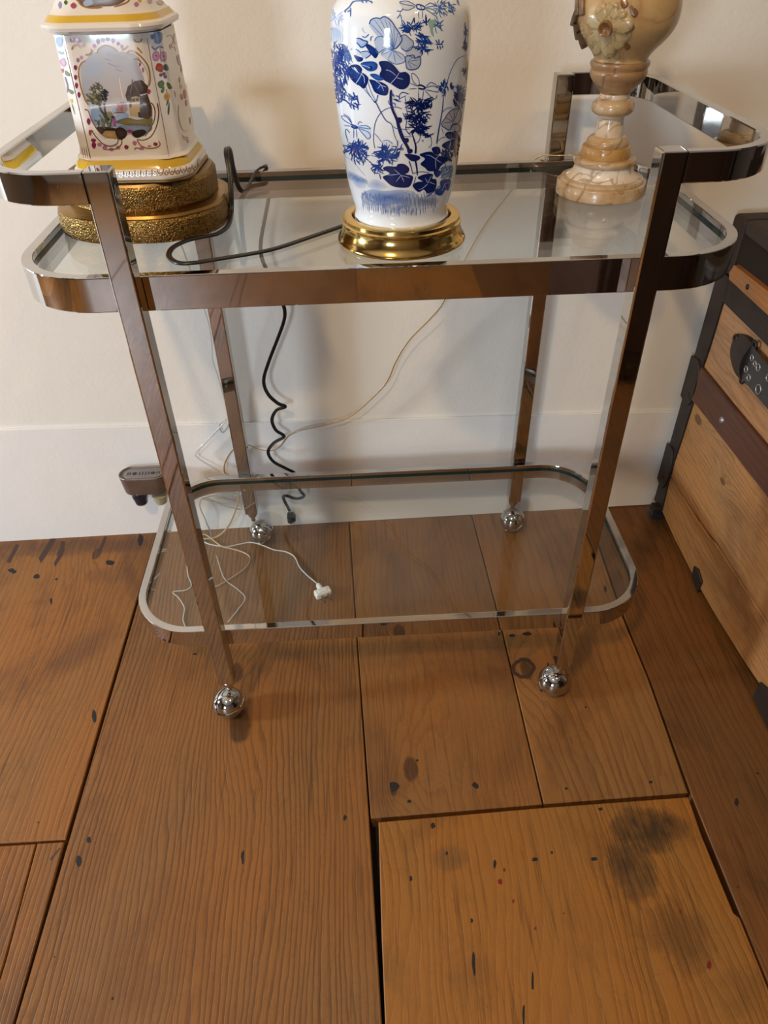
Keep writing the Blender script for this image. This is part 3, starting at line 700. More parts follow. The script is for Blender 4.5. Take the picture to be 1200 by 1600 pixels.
p.blob(leaf, (0.40, 0.42, 0.46), (0.46, 0.47, 0.50), 1); p.stroke(leaf + [leaf[0]], 12, COB)
for a in ((720, 520), (760, 440), (820, 360), (900, 310), (960, 320), (830, 610)): p.stroke([(880, 500), a], 9, MID)
leaf = [(840, 620), (860, 560), (930, 540), (980, 560), (980, 640), (900, 680)]
p.blob(leaf, (0.40, 0.42, 0.47), None, 1); p.stroke(leaf, 12, COB)
p.sprig(890, 40, 1040, 320, 40, 100, 22, NAVY, 56, 1.4)
p.blob([(750, 700), (790, 660), (860, 660), (890, 710), (860, 770), (810, 770), (770, 740)], NAVY, None, 2)
p.blob([(700, 880), (740, 830), (830, 790), (900, 770), (950, 820), (920, 900), (860, 950), (770, 930)], NAVY, (0.005, 0.024, 0.150), 2)
p.sprig(870, 650, 980, 1000, 44, 110, 30, NAVY, 57, 1.5); p.stroke([(840, 800), (810, 930)], 9, LT, lay=4)
p.blob([(540, 920), (600, 890), (660, 900), (680, 970), (640, 1020), (580, 1000)], NAVY, None, 2)
p.sprig(690, 930, 870, 1140, 40, 110, 22, NAVY, 58, 1.3)
big = [(350, 1020), (430, 980), (540, 970), (600, 1020), (700, 1040), (780, 1060), (740, 1140), (680, 1200), (640, 1260), (500, 1275), (440, 1220), (365, 1160), (440, 1080)]
p.blob(big, NAVY, (0.005, 0.024, 0.150), 2)
for a in ([(600, 1080), (605, 1240)], [(600, 1080), (520, 1030), (450, 1020)], [(600, 1080), (700, 1150)], [(600, 1080), (650, 1040)]): p.stroke(a, 10, LT, 6, 4)
p.blob([(120, 1005), (250, 1010), (350, 1040), (360, 1080), (290, 1120), (220, 1110), (160, 1060)], NAVY, None, 2)
p.stroke([(190, 1110), (220, 1200), (250, 1320)], 20, COB, 12); p.stroke([(290, 1110), (310, 1220), (320, 1340)], 30, NAVY, 20)
p.stroke([(240, 1310), (380, 1280), (510, 1300)], 10, COB); p.stroke([(300, 1350), (260, 1480)], 12, COB)
p.blob([(570, 1280), (640, 1260), (690, 1280), (660, 1350), (610, 1365)], NAVY, COB, 2)
big = [(320, 1380), (400, 1330), (520, 1310), (565, 1330), (550, 1390), (610, 1400), (620, 1480), (590, 1570), (480, 1620), (420, 1560), (340, 1600), (260, 1530), (250, 1480), (330, 1440), (420, 1430)]
p.blob(big, NAVY, (0.005, 0.024, 0.150), 2, rings=5)
for a in ([(480, 1470), (400, 1540), (340, 1560)], [(480, 1450), (440, 1380)], [(500, 1440), (600, 1480)], [(480, 1460), (540, 1340)]): p.stroke(a, 10, LT, 6, 4)
p.blob([(690, 1220), (760, 1210), (860, 1180), (880, 1260), (830, 1340), (720, 1400), (690, 1320)], (0.22, 0.30, 0.42), PALE, 1)
p.sprig(690, 1200, 880, 1400, 16, 130, 12, MID, 59, -1.0)
p.blob([(670, 1440), (740, 1400), (840, 1410), (830, 1500), (800, 1580), (760, 1560), (700, 1650), (620, 1640), (600, 1580), (680, 1520)], COB, (0.04, 0.09, 0.33), 2)
for a in ([(740, 1480), (800, 1450)], [(740, 1480), (700, 1580)], [(740, 1480), (770, 1540)]): p.stroke(a, 9, LT, 6, 4)
# foot: hills, grasses, big leaf, blue ring
p.frame(530, 230, 6.316)
p.blob([(75, 230), (130, 240), (220, 290), (290, 340), (240, 400), (180, 400), (120, 330)], (0.58, 0.66, 0.78), (0.16, 0.30, 0.62), 0)
for k in range(16): p.stroke([(85 + 12*k, 240 + 5*k), (100 + 12*k, 320 + 3*k)], 5, MID, 3, 1)
p.blob([(280, 380), (310, 330), (370, 315), (430, 350), (470, 400), (360, 420)], (0.60, 0.66, 0.76), (0.34, .45, .70), 0)
p.blob([(215, 500), (250, 440), (330, 415), (450, 430), (600, 420), (740, 440), (760, 520), (700, 560), (560, 560), (400, 575), (280, 560)], (0.40, 0.50, 0.70), (0.10, 0.18, 0.44), 0)
p.blob([(740, 480), (860, 500), (980, 500), (960, 560), (800, 580), (700, 560)], (0.55, 0.58, 0.62), (0.26, .30, .38), 0)
for k in range(60): 
    x = 225 + k * 12.2; y = 540 + 60 * math.sin((x - 200) / 750 * 3.14) + random.uniform(-25, 25)
    p.stroke([(x, y - 90 - random.random() * 30), (x + 6, y - 20), (x + 14 * random.random(), y + 50 + random.random() * 25)], 6, (0.10, 0.16, 0.38) if k % 3 else MID, 3, 1)
for k in range(26): 
    x = 430 + k * 13; p.stroke([(x, 560), (x + 12, 680 + random.uniform(-20, 10))], 6, (0.16, 0.24, 0.48), 3, 1)
big = [(430, 210), (480, 185), (560, 190), (580, 165), (640, 165), (690, 205), (680, 250), (650, 265), (720, 280), (725, 320), (690, 390), (600, 398), (520, 380), (470, 340), (430, 290), (500, 260)]
p.blob(big, NAVY, (0.005, 0.024, 0.150), 2, rings=5)
for a in ([(610, 275), (540, 215)], [(610, 275), (700, 300)], [(610, 275), (560, 340)], [(610, 275), (640, 340)], [(590, 265), (480, 275)]): p.stroke(a, 6, LT, 4, 4)
p.stroke([(860, 490), (950, 420), (1000, 370)], 8, NAVY)
p.stroke([(165, 690), (230, 770), (350, 815), (560, 838), (800, 818), (950, 765), (1060, 690), (1080, 640)], 9, COB, 11)
p.build('painted_flowers', PAINTM, vase, label='cobalt blue painted leaves and flowers')

# ================================================================== PAINTED PORCELAIN LAMP
LX, LY, LR = 0.0490, 0.2320, math.radians(-3.0)
lampP = empty('porcelain_lamp', (LX, LY, ZG), label='painted porcelain lamp with landscape panel on a stepped engraved gilt base', cat='lamp')
def octo(cx, cy, hw, hd, cx_, cy_, rnd=0.0, n=5):
    """chamfered rectangle outline, corners optionally rounded"""
    pts = [(hw - cx_, -hd), (hw, -hd + cy_), (hw, hd - cy_), (hw - cx_, hd), (-hw + cx_, hd), (-hw, hd - cy_), (-hw, -hd + cy_), (-hw + cx_, -hd)]
    if rnd > 0:
        out = []
        for i, q in enumerate(pts):
            a = Vector(pts[i-1]); b = Vector(q); c = Vector(pts[(i+1) % 8])
            d1 = (a - b); d2 = (c - b); t = min(rnd, d1.length * .45, d2.length * .45)
            s, e = b + d1.normalized() * t, b + d2.normalized() * t
            for k in range(n + 1):
                u = k / n; w = s * (1-u)**2 + b * 2*u*(1-u) + e * u*u; out.append((w.x, w.y))
        pts = out
    c, s = math.cos(LR), math.sin(LR)
    return [(cx + x*c - y*s, cy + x*s + y*c) for x, y in pts]
def loft(name, loops, mat, parent, ang=25, **kw):
    n = len(loops[0][0]); vs, fs = [], []
    for lp, z in loops: vs += [(p[0], p[1], z) for p in lp]
    for k in range(len(loops) - 1):
        for i in range(n):
            j = (i + 1) % n; fs.append((k*n+i, k*n+j, (k+1)*n+j, (k+1)*n+i))
    fs.append(tuple(range(n - 1, -1, -1))); fs.append(tuple((len(loops)-1)*n + i for i in range(n)))
    me = pymesh(name, vs, fs); sharp(me, ang)
    return link(name, me, mat, parent, **kw)
GILT = metal('engraved_gilt', (0.34, 0.205, 0.062), 0.36, engrave=0.45, patina=(0.20, 0.11, 0.032), scale=260)
GILTP = metal('plain_gilt', (0.36, 0.22, 0.07), 0.28, patina=(0.22, 0.125, 0.04))
bx, by = 0.0415, 0.2400
L1 = lambda hw, hd: octo(bx, by, hw + (0.0008 if hw > 0.095 else 0.0), hd, 0.050, 0.044, 0.03, 6)
loft('lower_base', [(L1(0.100, 0.091), ZG + 0.0003), (L1(0.1025, 0.0935), ZG + 0.002), (L1(0.1035, 0.0945), ZG + 0.010), (L1(0.1030, 0.0940), ZG + 0.024), (L1(0.1015, 0.0925), ZG + 0.0275)], GILT, lampP, label='lower engraved gilt base tier')
loft('base_step', [(L1(0.1015, 0.0925), ZG + 0.0275), (L1(0.1020, 0.0930), ZG + 0.029), (L1(0.1000, 0.0910), ZG + 0.0318), (L1(0.0930, 0.0840), ZG + 0.0335)], GILTP, lampP)
loft('upper_base', [(L1(0.0900, 0.0815), ZG + 0.0335), (L1(0.0910, 0.0825), ZG + 0.036), (L1(0.0910, 0.0825), ZG + 0.058), (L1(0.0895, 0.0810), ZG + 0.061)], GILT, lampP, label='upper engraved gilt base tier')
DGILT = metal('dull_gilt', (0.30, 0.20, 0.09), 0.42)
loft('base_top', [(L1(0.0895, 0.0810), ZG + 0.061), (L1(0.0880, 0.0795), ZG + 0.0635), (L1(0.0800, 0.0720), ZG + 0.0642)], DGILT, lampP)
Q = lambda hw, hd, r=0.013: octo(LX, LY, hw - 0.0045, hd, 0.0205, 0.0195, r, 6)
zf = ZG + 0.0642
bead = loft('beaded_ring', [(Q(0.0750, 0.0665), zf), (Q(0.0765, 0.0680), zf + 0.001), (Q(0.0765, 0.0680), zf + 0.0026), (Q(0.0750, 0.0665), zf + 0.0034)], DGILT, lampP)
PW = plain('ivory_glaze', (0.66, 0.61, 0.55), 0.10, coat=0.35)
YEL = plain('yellow_glaze', (0.56, 0.35, 0.02), 0.12, coat=0.3)
foot = loft('porcelain_foot', [(Q(0.0745, 0.0660), zf + 0.0034), (Q(0.0752, 0.0667), zf + 0.0060), (Q(0.0745, 0.0660), zf + 0.0115), (Q(0.0725, 0.0640), zf + 0.0145)], PW, lampP)
loft('yellow_band', [(Q(0.0726, 0.0641), zf + 0.0145), (Q(0.0712, 0.0620), zf + 0.0185), (Q(0.0680, 0.0580), zf + 0.0232)], YEL, lampP)
zb = zf + 0.0232
QB = lambda hw, hd: octo(LX + 0.001, LY, hw - 0.0025, hd, 0.0195, 0.0180, 0.0060, 5)
pbody = loft('lamp_body', [(QB(0.0678, 0.0578), zb), (QB(0.0650, 0.0552), zb + 0.0035), (QB(0.0636, 0.0540), zb + 0.010), (QB(0.0630, 0.0536), zb + 0.030), (QB(0.0616, 0.0528), zb + 0.090), (QB(0.0610, 0.0525), 0.9565)], PW, lampP, 22)
loft('cornice', [(Q(0.0612, 0.0530), 0.9565), (Q(0.0650, 0.0575), 0.9580), (Q(0.0695, 0.0630), 0.9605), (Q(0.0705, 0.0640), 0.9635), (Q(0.0698, 0.0630), 0.9660), (Q(0.0672, 0.0600), 0.9680)], PW, lampP)
loft('yellow_band', [(Q(0.0668, 0.0596), 0.9680), (Q(0.0650, 0.0575), 0.9705), (Q(0.0628, 0.0550), 0.9738)], YEL, lampP)
pdome = loft('lamp_shoulder', [(Q(0.0624, 0.0546), 0.9738), (Q(0.0605, 0.0526), 0.9755), (Q(0.0560, 0.0480), 0.9830), (Q(0.0500, 0.0420), 0.9960), (Q(0.0420, 0.0350), 1.0120), (Q(0.0350, 0.0300), 1.0250), (Q(0.0330, 0.0290), 1.0320)], PW, lampP)
lathe('brass_cap', [(0.030, 1.032), (0.031, 1.034), (0.028, 1.037), (0.010, 1.042), (0.008, 1.072), (0.0001, 1.072)], (LX, LY), BRASS, lampP, 32)
G_ = (0.40, 0.21, 0.04); GD = (0.22, 0.105, 0.03); PUR = (0.30, 0.05, 0.16); PURL = (0.48, 0.22, 0.40); ROSE = (0.42, 0.10, 0.16)
SKYB = (0.40, 0.47, 0.62); SKYW = (0.62, 0.56, 0.55); BRN = (0.10, 0.055, 0.022); DBR = (0.035, 0.02, 0.012); OLV = (0.16, 0.14, 0.05); SAND = (0.36, 0.24, 0.10); WATER = (0.26, 0.32, 0.42)
p = Paint(pbody, 1.35); p.frame(110, 60, 8.571)
pan = [(140, 420), (170, 320), (230, 260), (300, 200), (370, 170), (400, 110), (490, 95), (570, 120), (620, 170), (700, 180), (760, 190), (860, 210), (940, 290), (1010, 400), (1050, 540), (1045, 640), (1030, 740), (1050, 850), (1095, 930), (1100, 1040), (1085, 1170), (1020, 1290), (930, 1320), (860, 1330), (800, 1290), (740, 1310), (690, 1360), (600, 1350), (500, 1340), (400, 1280), (330, 1190), (280, 1060), (260, 960), (210, 850), (170, 720), (150, 560)]
p.blob(pan, (0.42, 0.43, 0.48), (0.52, 0.46, 0.43), 0, rings=6)
p.blob([(150, 420), (240, 270), (350, 200), (480, 330), (430, 500), (260, 560), (160, 560)], (0.455, 0.445, 0.465), (0.40, 0.44, 0.53), 1)
p.blob([(380, 180), (480, 110), (600, 180), (760, 210), (850, 300), (700, 340), (520, 300)], (0.465, 0.445, 0.455), (0.40, 0.40, 0.44), 1)
for a in ([(480, 200), (540, 230)], [(460, 270), (560, 300)], [(500, 330), (600, 370), (680, 380)], [(600, 410), (700, 450)]): p.stroke(a, 16, (0.33, 0.33, 0.38), 6, 2)
p.blob([(270, 960), (400, 960), (480, 1060), (560, 1090), (640, 1020), (760, 1000), (780, 1060), (760, 1180), (620, 1200), (500, 1120), (340, 1160)], WATER, (0.34, 0.42, 0.56), 1)
p.blob([(600, 1120), (760, 1060), (900, 1090), (1090, 1060), (1080, 1170), (1000, 1180), (760, 1160)], OLV, (0.28, 0.22, 0.10), 2)
p.blob([(640, 1180), (800, 1150), (1080, 1170), (1060, 1250), (920, 1260), (760, 1250)], (0.22, 0.22, 0.24), WATER, 2)
p.blob([(400, 1270), (480, 1235), (610, 1245), (640, 1330), (560, 1350), (460, 1320)], SAND, (0.48, 0.36, 0.2), 2)
p.blob([(350, 1200), (420, 1180), (600, 1200), (600, 1240), (470, 1235), (420, 1280)], BRN, DBR, 3)
p.blob([(600, 1220), (680, 1190), (760, 1250), (740, 1320), (680, 1355), (630, 1330)], DBR, BRN, 3)
p.blob([(820, 1270), (880, 1230), (980, 1220), (1020, 1260), (960, 1310), (880, 1330)], DBR, None, 3)
# tower house
p.blob([(780, 900), (800, 780), (830, 760), (930, 790), (930, 1060), (800, 1040), (790, 960)], (0.40, 0.30, 0.16), (0.45, 0.34, 0.18), 2, 1)
p.blob([(930, 780), (1030, 740), (1090, 920), (1090, 1040), (1050, 1080), (930, 1060)], BRN, (0.07, 0.035, 0.018), 3, 1)
p.blob([(735, 770), (770, 640), (830, 600), (860, 570), (960, 560), (1040, 640), (1030, 730), (940, 750), (880, 700), (810, 770)], BRN, (0.085, 0.05, 0.025), 4, 1)
p.blob([(800, 790), (815, 700), (850, 600), (900, 680), (945, 790), (870, 770)], (0.12, 0.07, 0.03), None, 3, 1)
p.blob([(740, 770), (810, 775), (830, 850), (760, 840)], BRN, None, 4, 1)
p.stroke([(830, 545), (825, 620), (800, 760)], 14, (0.22, 0.15, 0.08), lay=5); p.stroke([(850, 590), (920, 740)], 14, (0.20, 0.14, 0.08), lay=5); p.stroke([(920, 550), (940, 620)], 14, (0.2, 0.15, 0.08), lay=5)
for (x, y) in ((850, 825), (900, 820)): p.blob([(x-18, y-18), (x+16, y-20), (x+16, y+20), (x-18, y+20)], DBR, None, 5, 1)
p.blob([(905, 990), (935, 985), (940, 1060), (915, 1055)], DBR, None, 5, 1); p.blob([(790, 880), (820, 870), (820, 920), (795, 920)], BRN, None, 5, 1)
p.blob([(620, 920), (660, 860), (720, 850), (760, 910), (750, 980), (620, 990)], (0.34, 0.28, 0.28), (0.30, 0.14, 0.08), 2)
p.stroke([(620, 870), (660, 920), (700, 980)], 18, ROSE, lay=3); p.stroke([(690, 900), (690, 980)], 24, (0.30, 0.10, 0.05), lay=3); p.stroke([(580, 1000), (740, 990)], 14, BRN, lay=3)
p.blob([(560, 950), (600, 920), (620, 980), (570, 1000)], (0.36, .42, .52), None, 2)
p.stroke([(655, 520), (680, 680), (715, 820)], 10, (0.72, 0.66, 0.6), 14, 2)
# trees
p.stroke([(380, 880), (410, 960), (480, 1050), (520, 1100)], 26, BRN, 40, 3); p.stroke([(450, 860), (460, 950), (480, 1030)], 20, BRN, 26, 3)
for k, (x0, y0, x1, y1, cnt, c) in enumerate(((280, 600, 440, 780, 26, OLV), (210, 660, 330, 860, 16, (0.24, 0.22, 0.10)), (320, 760, 430, 890, 18, OLV), (420, 670, 500, 860, 26, DBR), (260, 780, 380, 880, 14, (0.2, 0.18, 0.08)))): p.sprig(x0, y0, x1, y1, cnt, 70, 22, c, 70 + k, 0.8, 3)
p.blob([(480, 1000), (540, 980), (580, 1050), (560, 1100), (500, 1090)], (0.24, 0.24, 0.14), None, 2); p.sprig(350, 1040, 560, 1200, 26, 90, 20, (0.16, 0.16, 0.10), 77, 1.3, 3)
p.stroke([(570, 1050), (590, 1100), (590, 1180)], 34, (0.34, 0.10, 0.26), 40, 4); p.blob([(555, 1040), (585, 1040), (590, 1070), (560, 1070)], DBR, None, 5)
# gilt scrolls and purple rocaille
for a, w in (([(20, 150), (40, 100), (90, 85), (140, 130)], 18), ([(200, 220), (250, 215), (285, 180), (280, 140)], 26), ([(360, 200), (370, 150), (420, 105), (500, 95), (580, 130), (640, 175)], 16), ([(690, 160), (740, 130), (780, 95)], 20), ([(750, 200), (800, 165), (880, 190), (970, 270), (1040, 380), (1065, 540), (1050, 640)], 18), ([(840, 280), (900, 275), (950, 330)], 16), ([(890, 120), (930, 160), (960, 200)], 16), ([(200, 295), (140, 340), (110, 450), (130, 600), (160, 720), (200, 830), (240, 890)], 18), ([(190, 950), (240, 970), (280, 1080), (340, 1190), (420, 1290)], 14),
             ([(1040, 870), (1090, 870), (1130, 960), (1120, 1100), (1060, 1220), (1000, 1310)], 14), ([(1160, 860), (1180, 1000), (1150, 1180), (1080, 1310), (980, 1360), (900, 1350)], 14), ([(890, 1350), (940, 1430), (1040, 1470), (1150, 1460), (1200, 1420), (1180, 1370)], 16), ([(860, 1500), (870, 1470), (920, 1470), (940, 1500)], 12), ([(280, 1220), (340, 1310), (450, 1420), (560, 1440), (630, 1400), (640, 1340)], 14), ([(690, 1350), (680, 1420), (600, 1480), (480, 1490)], 12), ([(850, 10), (880, 45), (940, 40), (950, 0)], 10)):
    p.stroke(a, w, G_ if w > 15 else GD, w * 0.8, 4)
p.blob([(300, 1250), (400, 1380), (540, 1430), (640, 1390), (620, 1350), (440, 1330)], (0.72, 0.72, 0.72), None, 3)
for (x, y, w, h, c) in ((20, 20, 50, 60, PUR), (90, 30, 60, 70, PURL), (170, 80, 40, 60, PURL), (100, 290, 40, 60, PUR), (145, 255, 40, 50, PURL), (68, 390, 44, 70, PUR), (70, 520, 40, 70, PUR), (82, 630, 40, 80, PUR), (115, 755, 40, 80, PUR), (245, 1110, 50, 90, PUR), (265, 1260, 40, 80, ROSE), (310, 1365, 70, 50, PUR), (315, 1430, 60, 90, PUR), (390, 1420, 60, 50, PURL), (460, 1465, 70, 60, PURL), (550, 1485, 70, 50, PURL), (640, 1460, 60, 50, PURL), (750, 1455, 60, 60, PUR), (800, 1245, 80, 50, PUR), (860, 1400, 60, 60, PURL), (960, 1470, 60, 50, PURL), (1140, 1415, 60, 50, PUR), (1060, 1440, 50, 24, PURL), (1045, 710, 60, 70, ROSE), (930, 350, 26, 50, PUR), (970, 420, 30, 70, PURL), (320, 100, 50, 60, PURL), (370, 40, 50, 80, PUR), (430, 20, 60, 60, PURL), (500, 10, 60, 50, PUR), (570, 30, 50, 70, PURL), (640, 70, 50, 50, PUR), (690, 110, 40, 60, PURL)):
    p.blob([(x-w/2, y), (x-w*.2, y-h/2), (x+w/2, y-h*.2), (x+w*.3, y+h*.4), (x-w*.1, y+h/2)], c, None, 3, 2, 2)
# flower garland on the right-hand chamfer and sprigs on the side
p.frame(220, 40, 7.27)
BL = (0.20, 0.30, 0.48); GRN = (0.10, 0.17, 0.03); YLW = (0.62, 0.42, 0.03); RED = (0.42, 0.06, 0.02)
p.blob([(150, 80), (200, 70), (245, 90), (240, 160), (200, 210), (150, 180), (160, 130)], BL, (0.30, 0.40, 0.56), 2); p.blob([(110, 110), (150, 100), (150, 150), (120, 150)], BL, None, 2)
p.stroke([(120, 235), (160, 270), (200, 240), (255, 250)], 24, BL, 14)
for (x, y) in ((170, 345), (255, 350)): p.blob([(x-42, y), (x-20, y-52), (x+25, y-50), (x+42, y), (x+20, y+50), (x-25, y+52)], PURL, (0.62, 0.50, 0.58), 2); p.blob([(x-12, y-12), (x+10, y-10), (x+6, y+12)], PUR, None, 3)
p.blob([(165, 490), (185, 430), (240, 440), (255, 500), (230, 530), (190, 515)], RED, (0.5, 0.16, 0.05), 2); p.blob([(255, 450), (290, 440), (320, 490), (300, 510), (260, 500)], (0.10, 0.17, 0.15), None, 2)
for (x, y) in ((225, 560), (260, 545), (275, 580)): p.blob([(x-16, y-12), (x+14, y-14), (x+16, y+14), (x-12, y+16)], (0.14, 0.09, 0.18), None, 3)
for q in ([(190, 650), (240, 620), (265, 660), (240, 710), (205, 700)], [(290, 650), (320, 650), (355, 710), (310, 715)], [(225, 740), (265, 690), (260, 750), (240, 765)]): p.blob(q, GRN, (0.2, 0.26, 0.06), 2)
p.blob([(260, 790), (300, 755), (330, 800), (310, 850), (270, 840)], YLW, (0.4, 0.22, 0.02), 2)
p.stroke([(285, 720), (295, 760)], 8, GRN); p.stroke([(310, 840), (290, 910)], 22, GRN, 10); p.stroke([(320, 870), (310, 1010)], 12, GRN, 26); p.stroke([(215, 250), (230, 420)], 6, GRN)
for a in ([(290, 130), (330, 105), (370, 150), (390, 220)], [(350, 250), (380, 240), (395, 290)], [(380, 90), (370, 170), (330, 260)], [(425, 900), (430, 1050), (470, 1180), (520, 1200)], [(470, 1240), (490, 1290), (540, 1280)], [(380, 740), (395, 820)]): p.stroke(a, 10, (0.42, 0.26, 0.18), 6)
for (x, y, w, h, c) in ((430, 390, 50, 120, (0.30, 0.22, 0.36)), (460, 480, 24, 110, PURL), (455, 690, 34, 60, YLW), (500, 780, 36, 110, ROSE), (465, 810, 34, 70, RED), (515, 880, 26, 70, ROSE), (560, 1080, 20, 90, ROSE), (530, 1310, 30, 50, PURL), (335, 240, 24, 50, ROSE), (440, 620, 20, 70, GRN), (510, 1270, 60, 20, PURL)):
    p.blob([(x-w/2, y-h*.3), (x+w*.1, y-h/2), (x+w/2, y+h*.2), (x, y+h/2)], c, None, 3, 2, 2)
p.stroke([(60, 80), (130, 480), (220, 940), (320, 1490)], 5, GD, 5, 2)
# narrow left-hand chamfer
p.frame(70, 40, 7.275)
p.blob([(130, 150), (180, 130), (205, 180), (190, 240), (150, 230)], (0.28, 0.42, 0.62), (0.40, 0.52, 0.68), 2); p.stroke([(160, 290), (190, 320), (215, 300)], 22, (0.28, 0.42, 0.62))
p.blob([(170, 400), (220, 370), (245, 440), (210, 470)], PURL, (0.6, .5, .6), 2); p.blob([(185, 500), (215, 490), (210, 540)], RED, None, 3); p.blob([(230, 510), (280, 540), (285, 575), (240, 560)], GRN, None, 2)
p.stroke([(230, 580), (260, 680), (260, 760)], 16, (0.2, 0.18, 0.36)); p.blob([(275, 720), (330, 750), (320, 780), (285, 765)], GRN, None, 2); p.blob([(285, 840), (320, 840), (310, 885)], YLW, None, 2); p.stroke([(310, 890), (345, 1010)], 12, GRN, 6)
p.stroke([(205, 120), (330, 680), (490, 1370), (525, 1520)], 6, GD, 6, 2)
for k in range(4): p.stroke([(420 + 25*k, 1380), (445 + 23*k, 1510)], 5, GD, 5, 2)
p.stroke([(220, 110), (420, 90), (580, 105)], 14, G_, 10)
p.build('painted_landscape', PAINTM, lampP, label='hand painted landscape with tower house and flower garlands')
p = Paint(foot); p.frame(100, 200, 4.286)
for k in range(15):
    x = 360 + 38*k; y = 318 - 0.055*(x-360) - (max(0, x-700)**2) * 0.0009
    p.stroke([(x, y - 28), (x + 10, y + 8), (x + 30, y + 8), (x + 42, y - 30)], 5, GD, 5, 2, 3); p.stroke([(x + 12, y + 10), (x + 22, y - 16), (x + 32, y + 8)], 4, GD, 4, 2, 3)
p.build('gilt_scallops', PAINTM, lampP)
p = Paint(pdome, 1.35); p.frame(70, 0, 5)
p.blob([(250, -40), (640, -60), (620, 10), (540, 45), (440, 50), (340, 55), (280, 30)], (0.16, 0.10, 0.06), (0.4, 0.45, 0.55), 1); p.stroke([(250, -30), (280, 35), (350, 62), (450, 58)], 12, G_); p.stroke([(540, 55), (640, 20), (680, -40)], 12, G_)
p.blob([(300, 20), (350, -10), (380, 30), (320, 50)], (0.40, 0.48, 0.62), None, 2)
for (x, y, w, h, c) in ((225, 45, 50, 50, ROSE), (410, 62, 40, 16, PURL), (715, 35, 40, 40, PURL), (165, 20, 30, 40, GRN), (120, 40, 30, 60, (0.25, 0.3, 0.5)), (900, 20, 60, 40, (0.5, 0.36, 0.3)), (820, 10, 40, 40, (0.5, 0.36, 0.3)), (740, 5, 30, 30, YLW)): p.blob([(x-w/2, y), (x, y-h/2), (x+w/2, y), (x, y+h/2)], c, None, 2, 2, 2)
p.build('shoulder_painting', PAINTM, lampP)

# ================================================================== ALABASTER URN LAMP
UX, UY = 0.6420, 0.2872
urn = empty('urn_lamp', (UX, UY, ZG), label='carved alabaster urn lamp with a flower relief on a turned pedestal', cat='lamp')
ALB = alabaster('alabaster_cream', (0.54, 0.43, 0.30), (0.40, 0.24, 0.09), (0.16, 0.085, 0.04), 1.3)
ALY = alabaster('alabaster_amber', (0.48, 0.29, 0.10), (0.40, 0.21, 0.055), (0.20, 0.10, 0.03), 2.1)
ALU = alabaster('alabaster_honey', (0.52, 0.36, 0.17), (0.42, 0.26, 0.11), (0.34, 0.19, 0.08), 2.7, 12)
ALD = alabaster('alabaster_brown', (0.38, 0.23, 0.11), (0.24, 0.125, 0.055), (0.09, 0.05, 0.03), 3.7)
ALW = alabaster('alabaster_white', (0.72, 0.66, 0.58), (0.60, 0.46, 0.30), (0.22, 0.14, 0.08), 5.2)
def ring(name, pts, mat, k=3):
    return lathe(name, pts, (UX, UY), mat, urn, 72, smooth_ang=35)
ring('pedestal_base', [(0.0570, ZG), (0.0587, ZG + 0.0012), (0.0587, ZG + 0.0148), (0.0580, ZG + 0.0158), (0.0545, ZG + 0.0165), (0.0550, ZG + 0.0180), (0.0540, ZG + 0.0208), (0.0505, ZG + 0.0216), (0.0475, ZG + 0.0222)], ALB)
ring('pedestal_foot', smooth_prof([(0.0475, ZG + 0.0222), (0.0420, ZG + 0.0265), (0.0390, ZG + 0.0315), (0.0375, ZG + 0.0370)], 4), ALW)
ring('torus', smooth_prof([(0.0375, ZG + 0.0370), (0.0400, ZG + 0.0385), (0.0412, ZG + 0.0415), (0.0405, ZG + 0.0440), (0.0380, ZG + 0.0455), (0.0320, ZG + 0.0460)], 4), ALB)
ring('amber_drum', [(0.0318, ZG + 0.0460), (0.0322, ZG + 0.0470), (0.0315, ZG + 0.0580), (0.0308, ZG + 0.0592), (0.0270, ZG + 0.0596)], ALY)
ring('collar', smooth_prof([(0.0265, ZG + 0.0596), (0.0272, ZG + 0.0630), (0.0262, ZG + 0.0665), (0.0240, ZG + 0.0690), (0.0225, ZG + 0.0705), (0.0180, ZG + 0.0712)], 4), ALB)
stem_ = ring('stem', smooth_prof([(0.0178, ZG + 0.0712), (0.0176, ZG + 0.0760), (0.0168, ZG + 0.0860), (0.0160, ZG + 0.0915), (0.0166, ZG + 0.0925), (0.0168, ZG + 0.0955)], 4), ALW)
ring('cushion', smooth_prof([(0.0168, ZG + 0.0955), (0.0220, ZG + 0.0965), (0.0258, ZG + 0.1000), (0.0264, ZG + 0.1040), (0.0255, ZG + 0.1085), (0.0222, ZG + 0.1125), (0.0185, ZG + 0.1145)], 4), ALB)
ring('neck', [(0.0186, ZG + 0.1145), (0.0190, ZG + 0.1170), (0.0184, ZG + 0.1195)], ALW)
ring('cup', smooth_prof([(0.0184, ZG + 0.1195), (0.0215, ZG + 0.1240), (0.0275, ZG + 0.1295), (0.0332, ZG + 0.1370), (0.0350, ZG + 0.1420), (0.0345, ZG + 0.1455)], 4) + [(0.0335, ZG + 0.1462), (0.0345, ZG + 0.1480), (0.0356, ZG + 0.1500), (0.0362, ZG + 0.1525), (0.0355, ZG + 0.1545), (0.0330, ZG + 0.1555)], ALD)
ubody = ring('urn_body', smooth_prof([(0.0330, ZG + 0.1555), (0.0328, ZG + 0.1590), (0.0385, ZG + 0.1665), (0.0450, ZG + 0.1730), (0.0515, ZG + 0.1805), (0.0565, ZG + 0.1885), (0.0592, ZG + 0.1965), (0.0600, ZG + 0.2060), (0.0590, ZG + 0.2160), (0.0555, ZG + 0.2270), (0.0490, ZG + 0.2360), (0.0400, ZG + 0.2430), (0.0320, ZG + 0.2480), (0.0300, ZG + 0.2560), (0.0340, ZG + 0.2640)], 4), ALU)
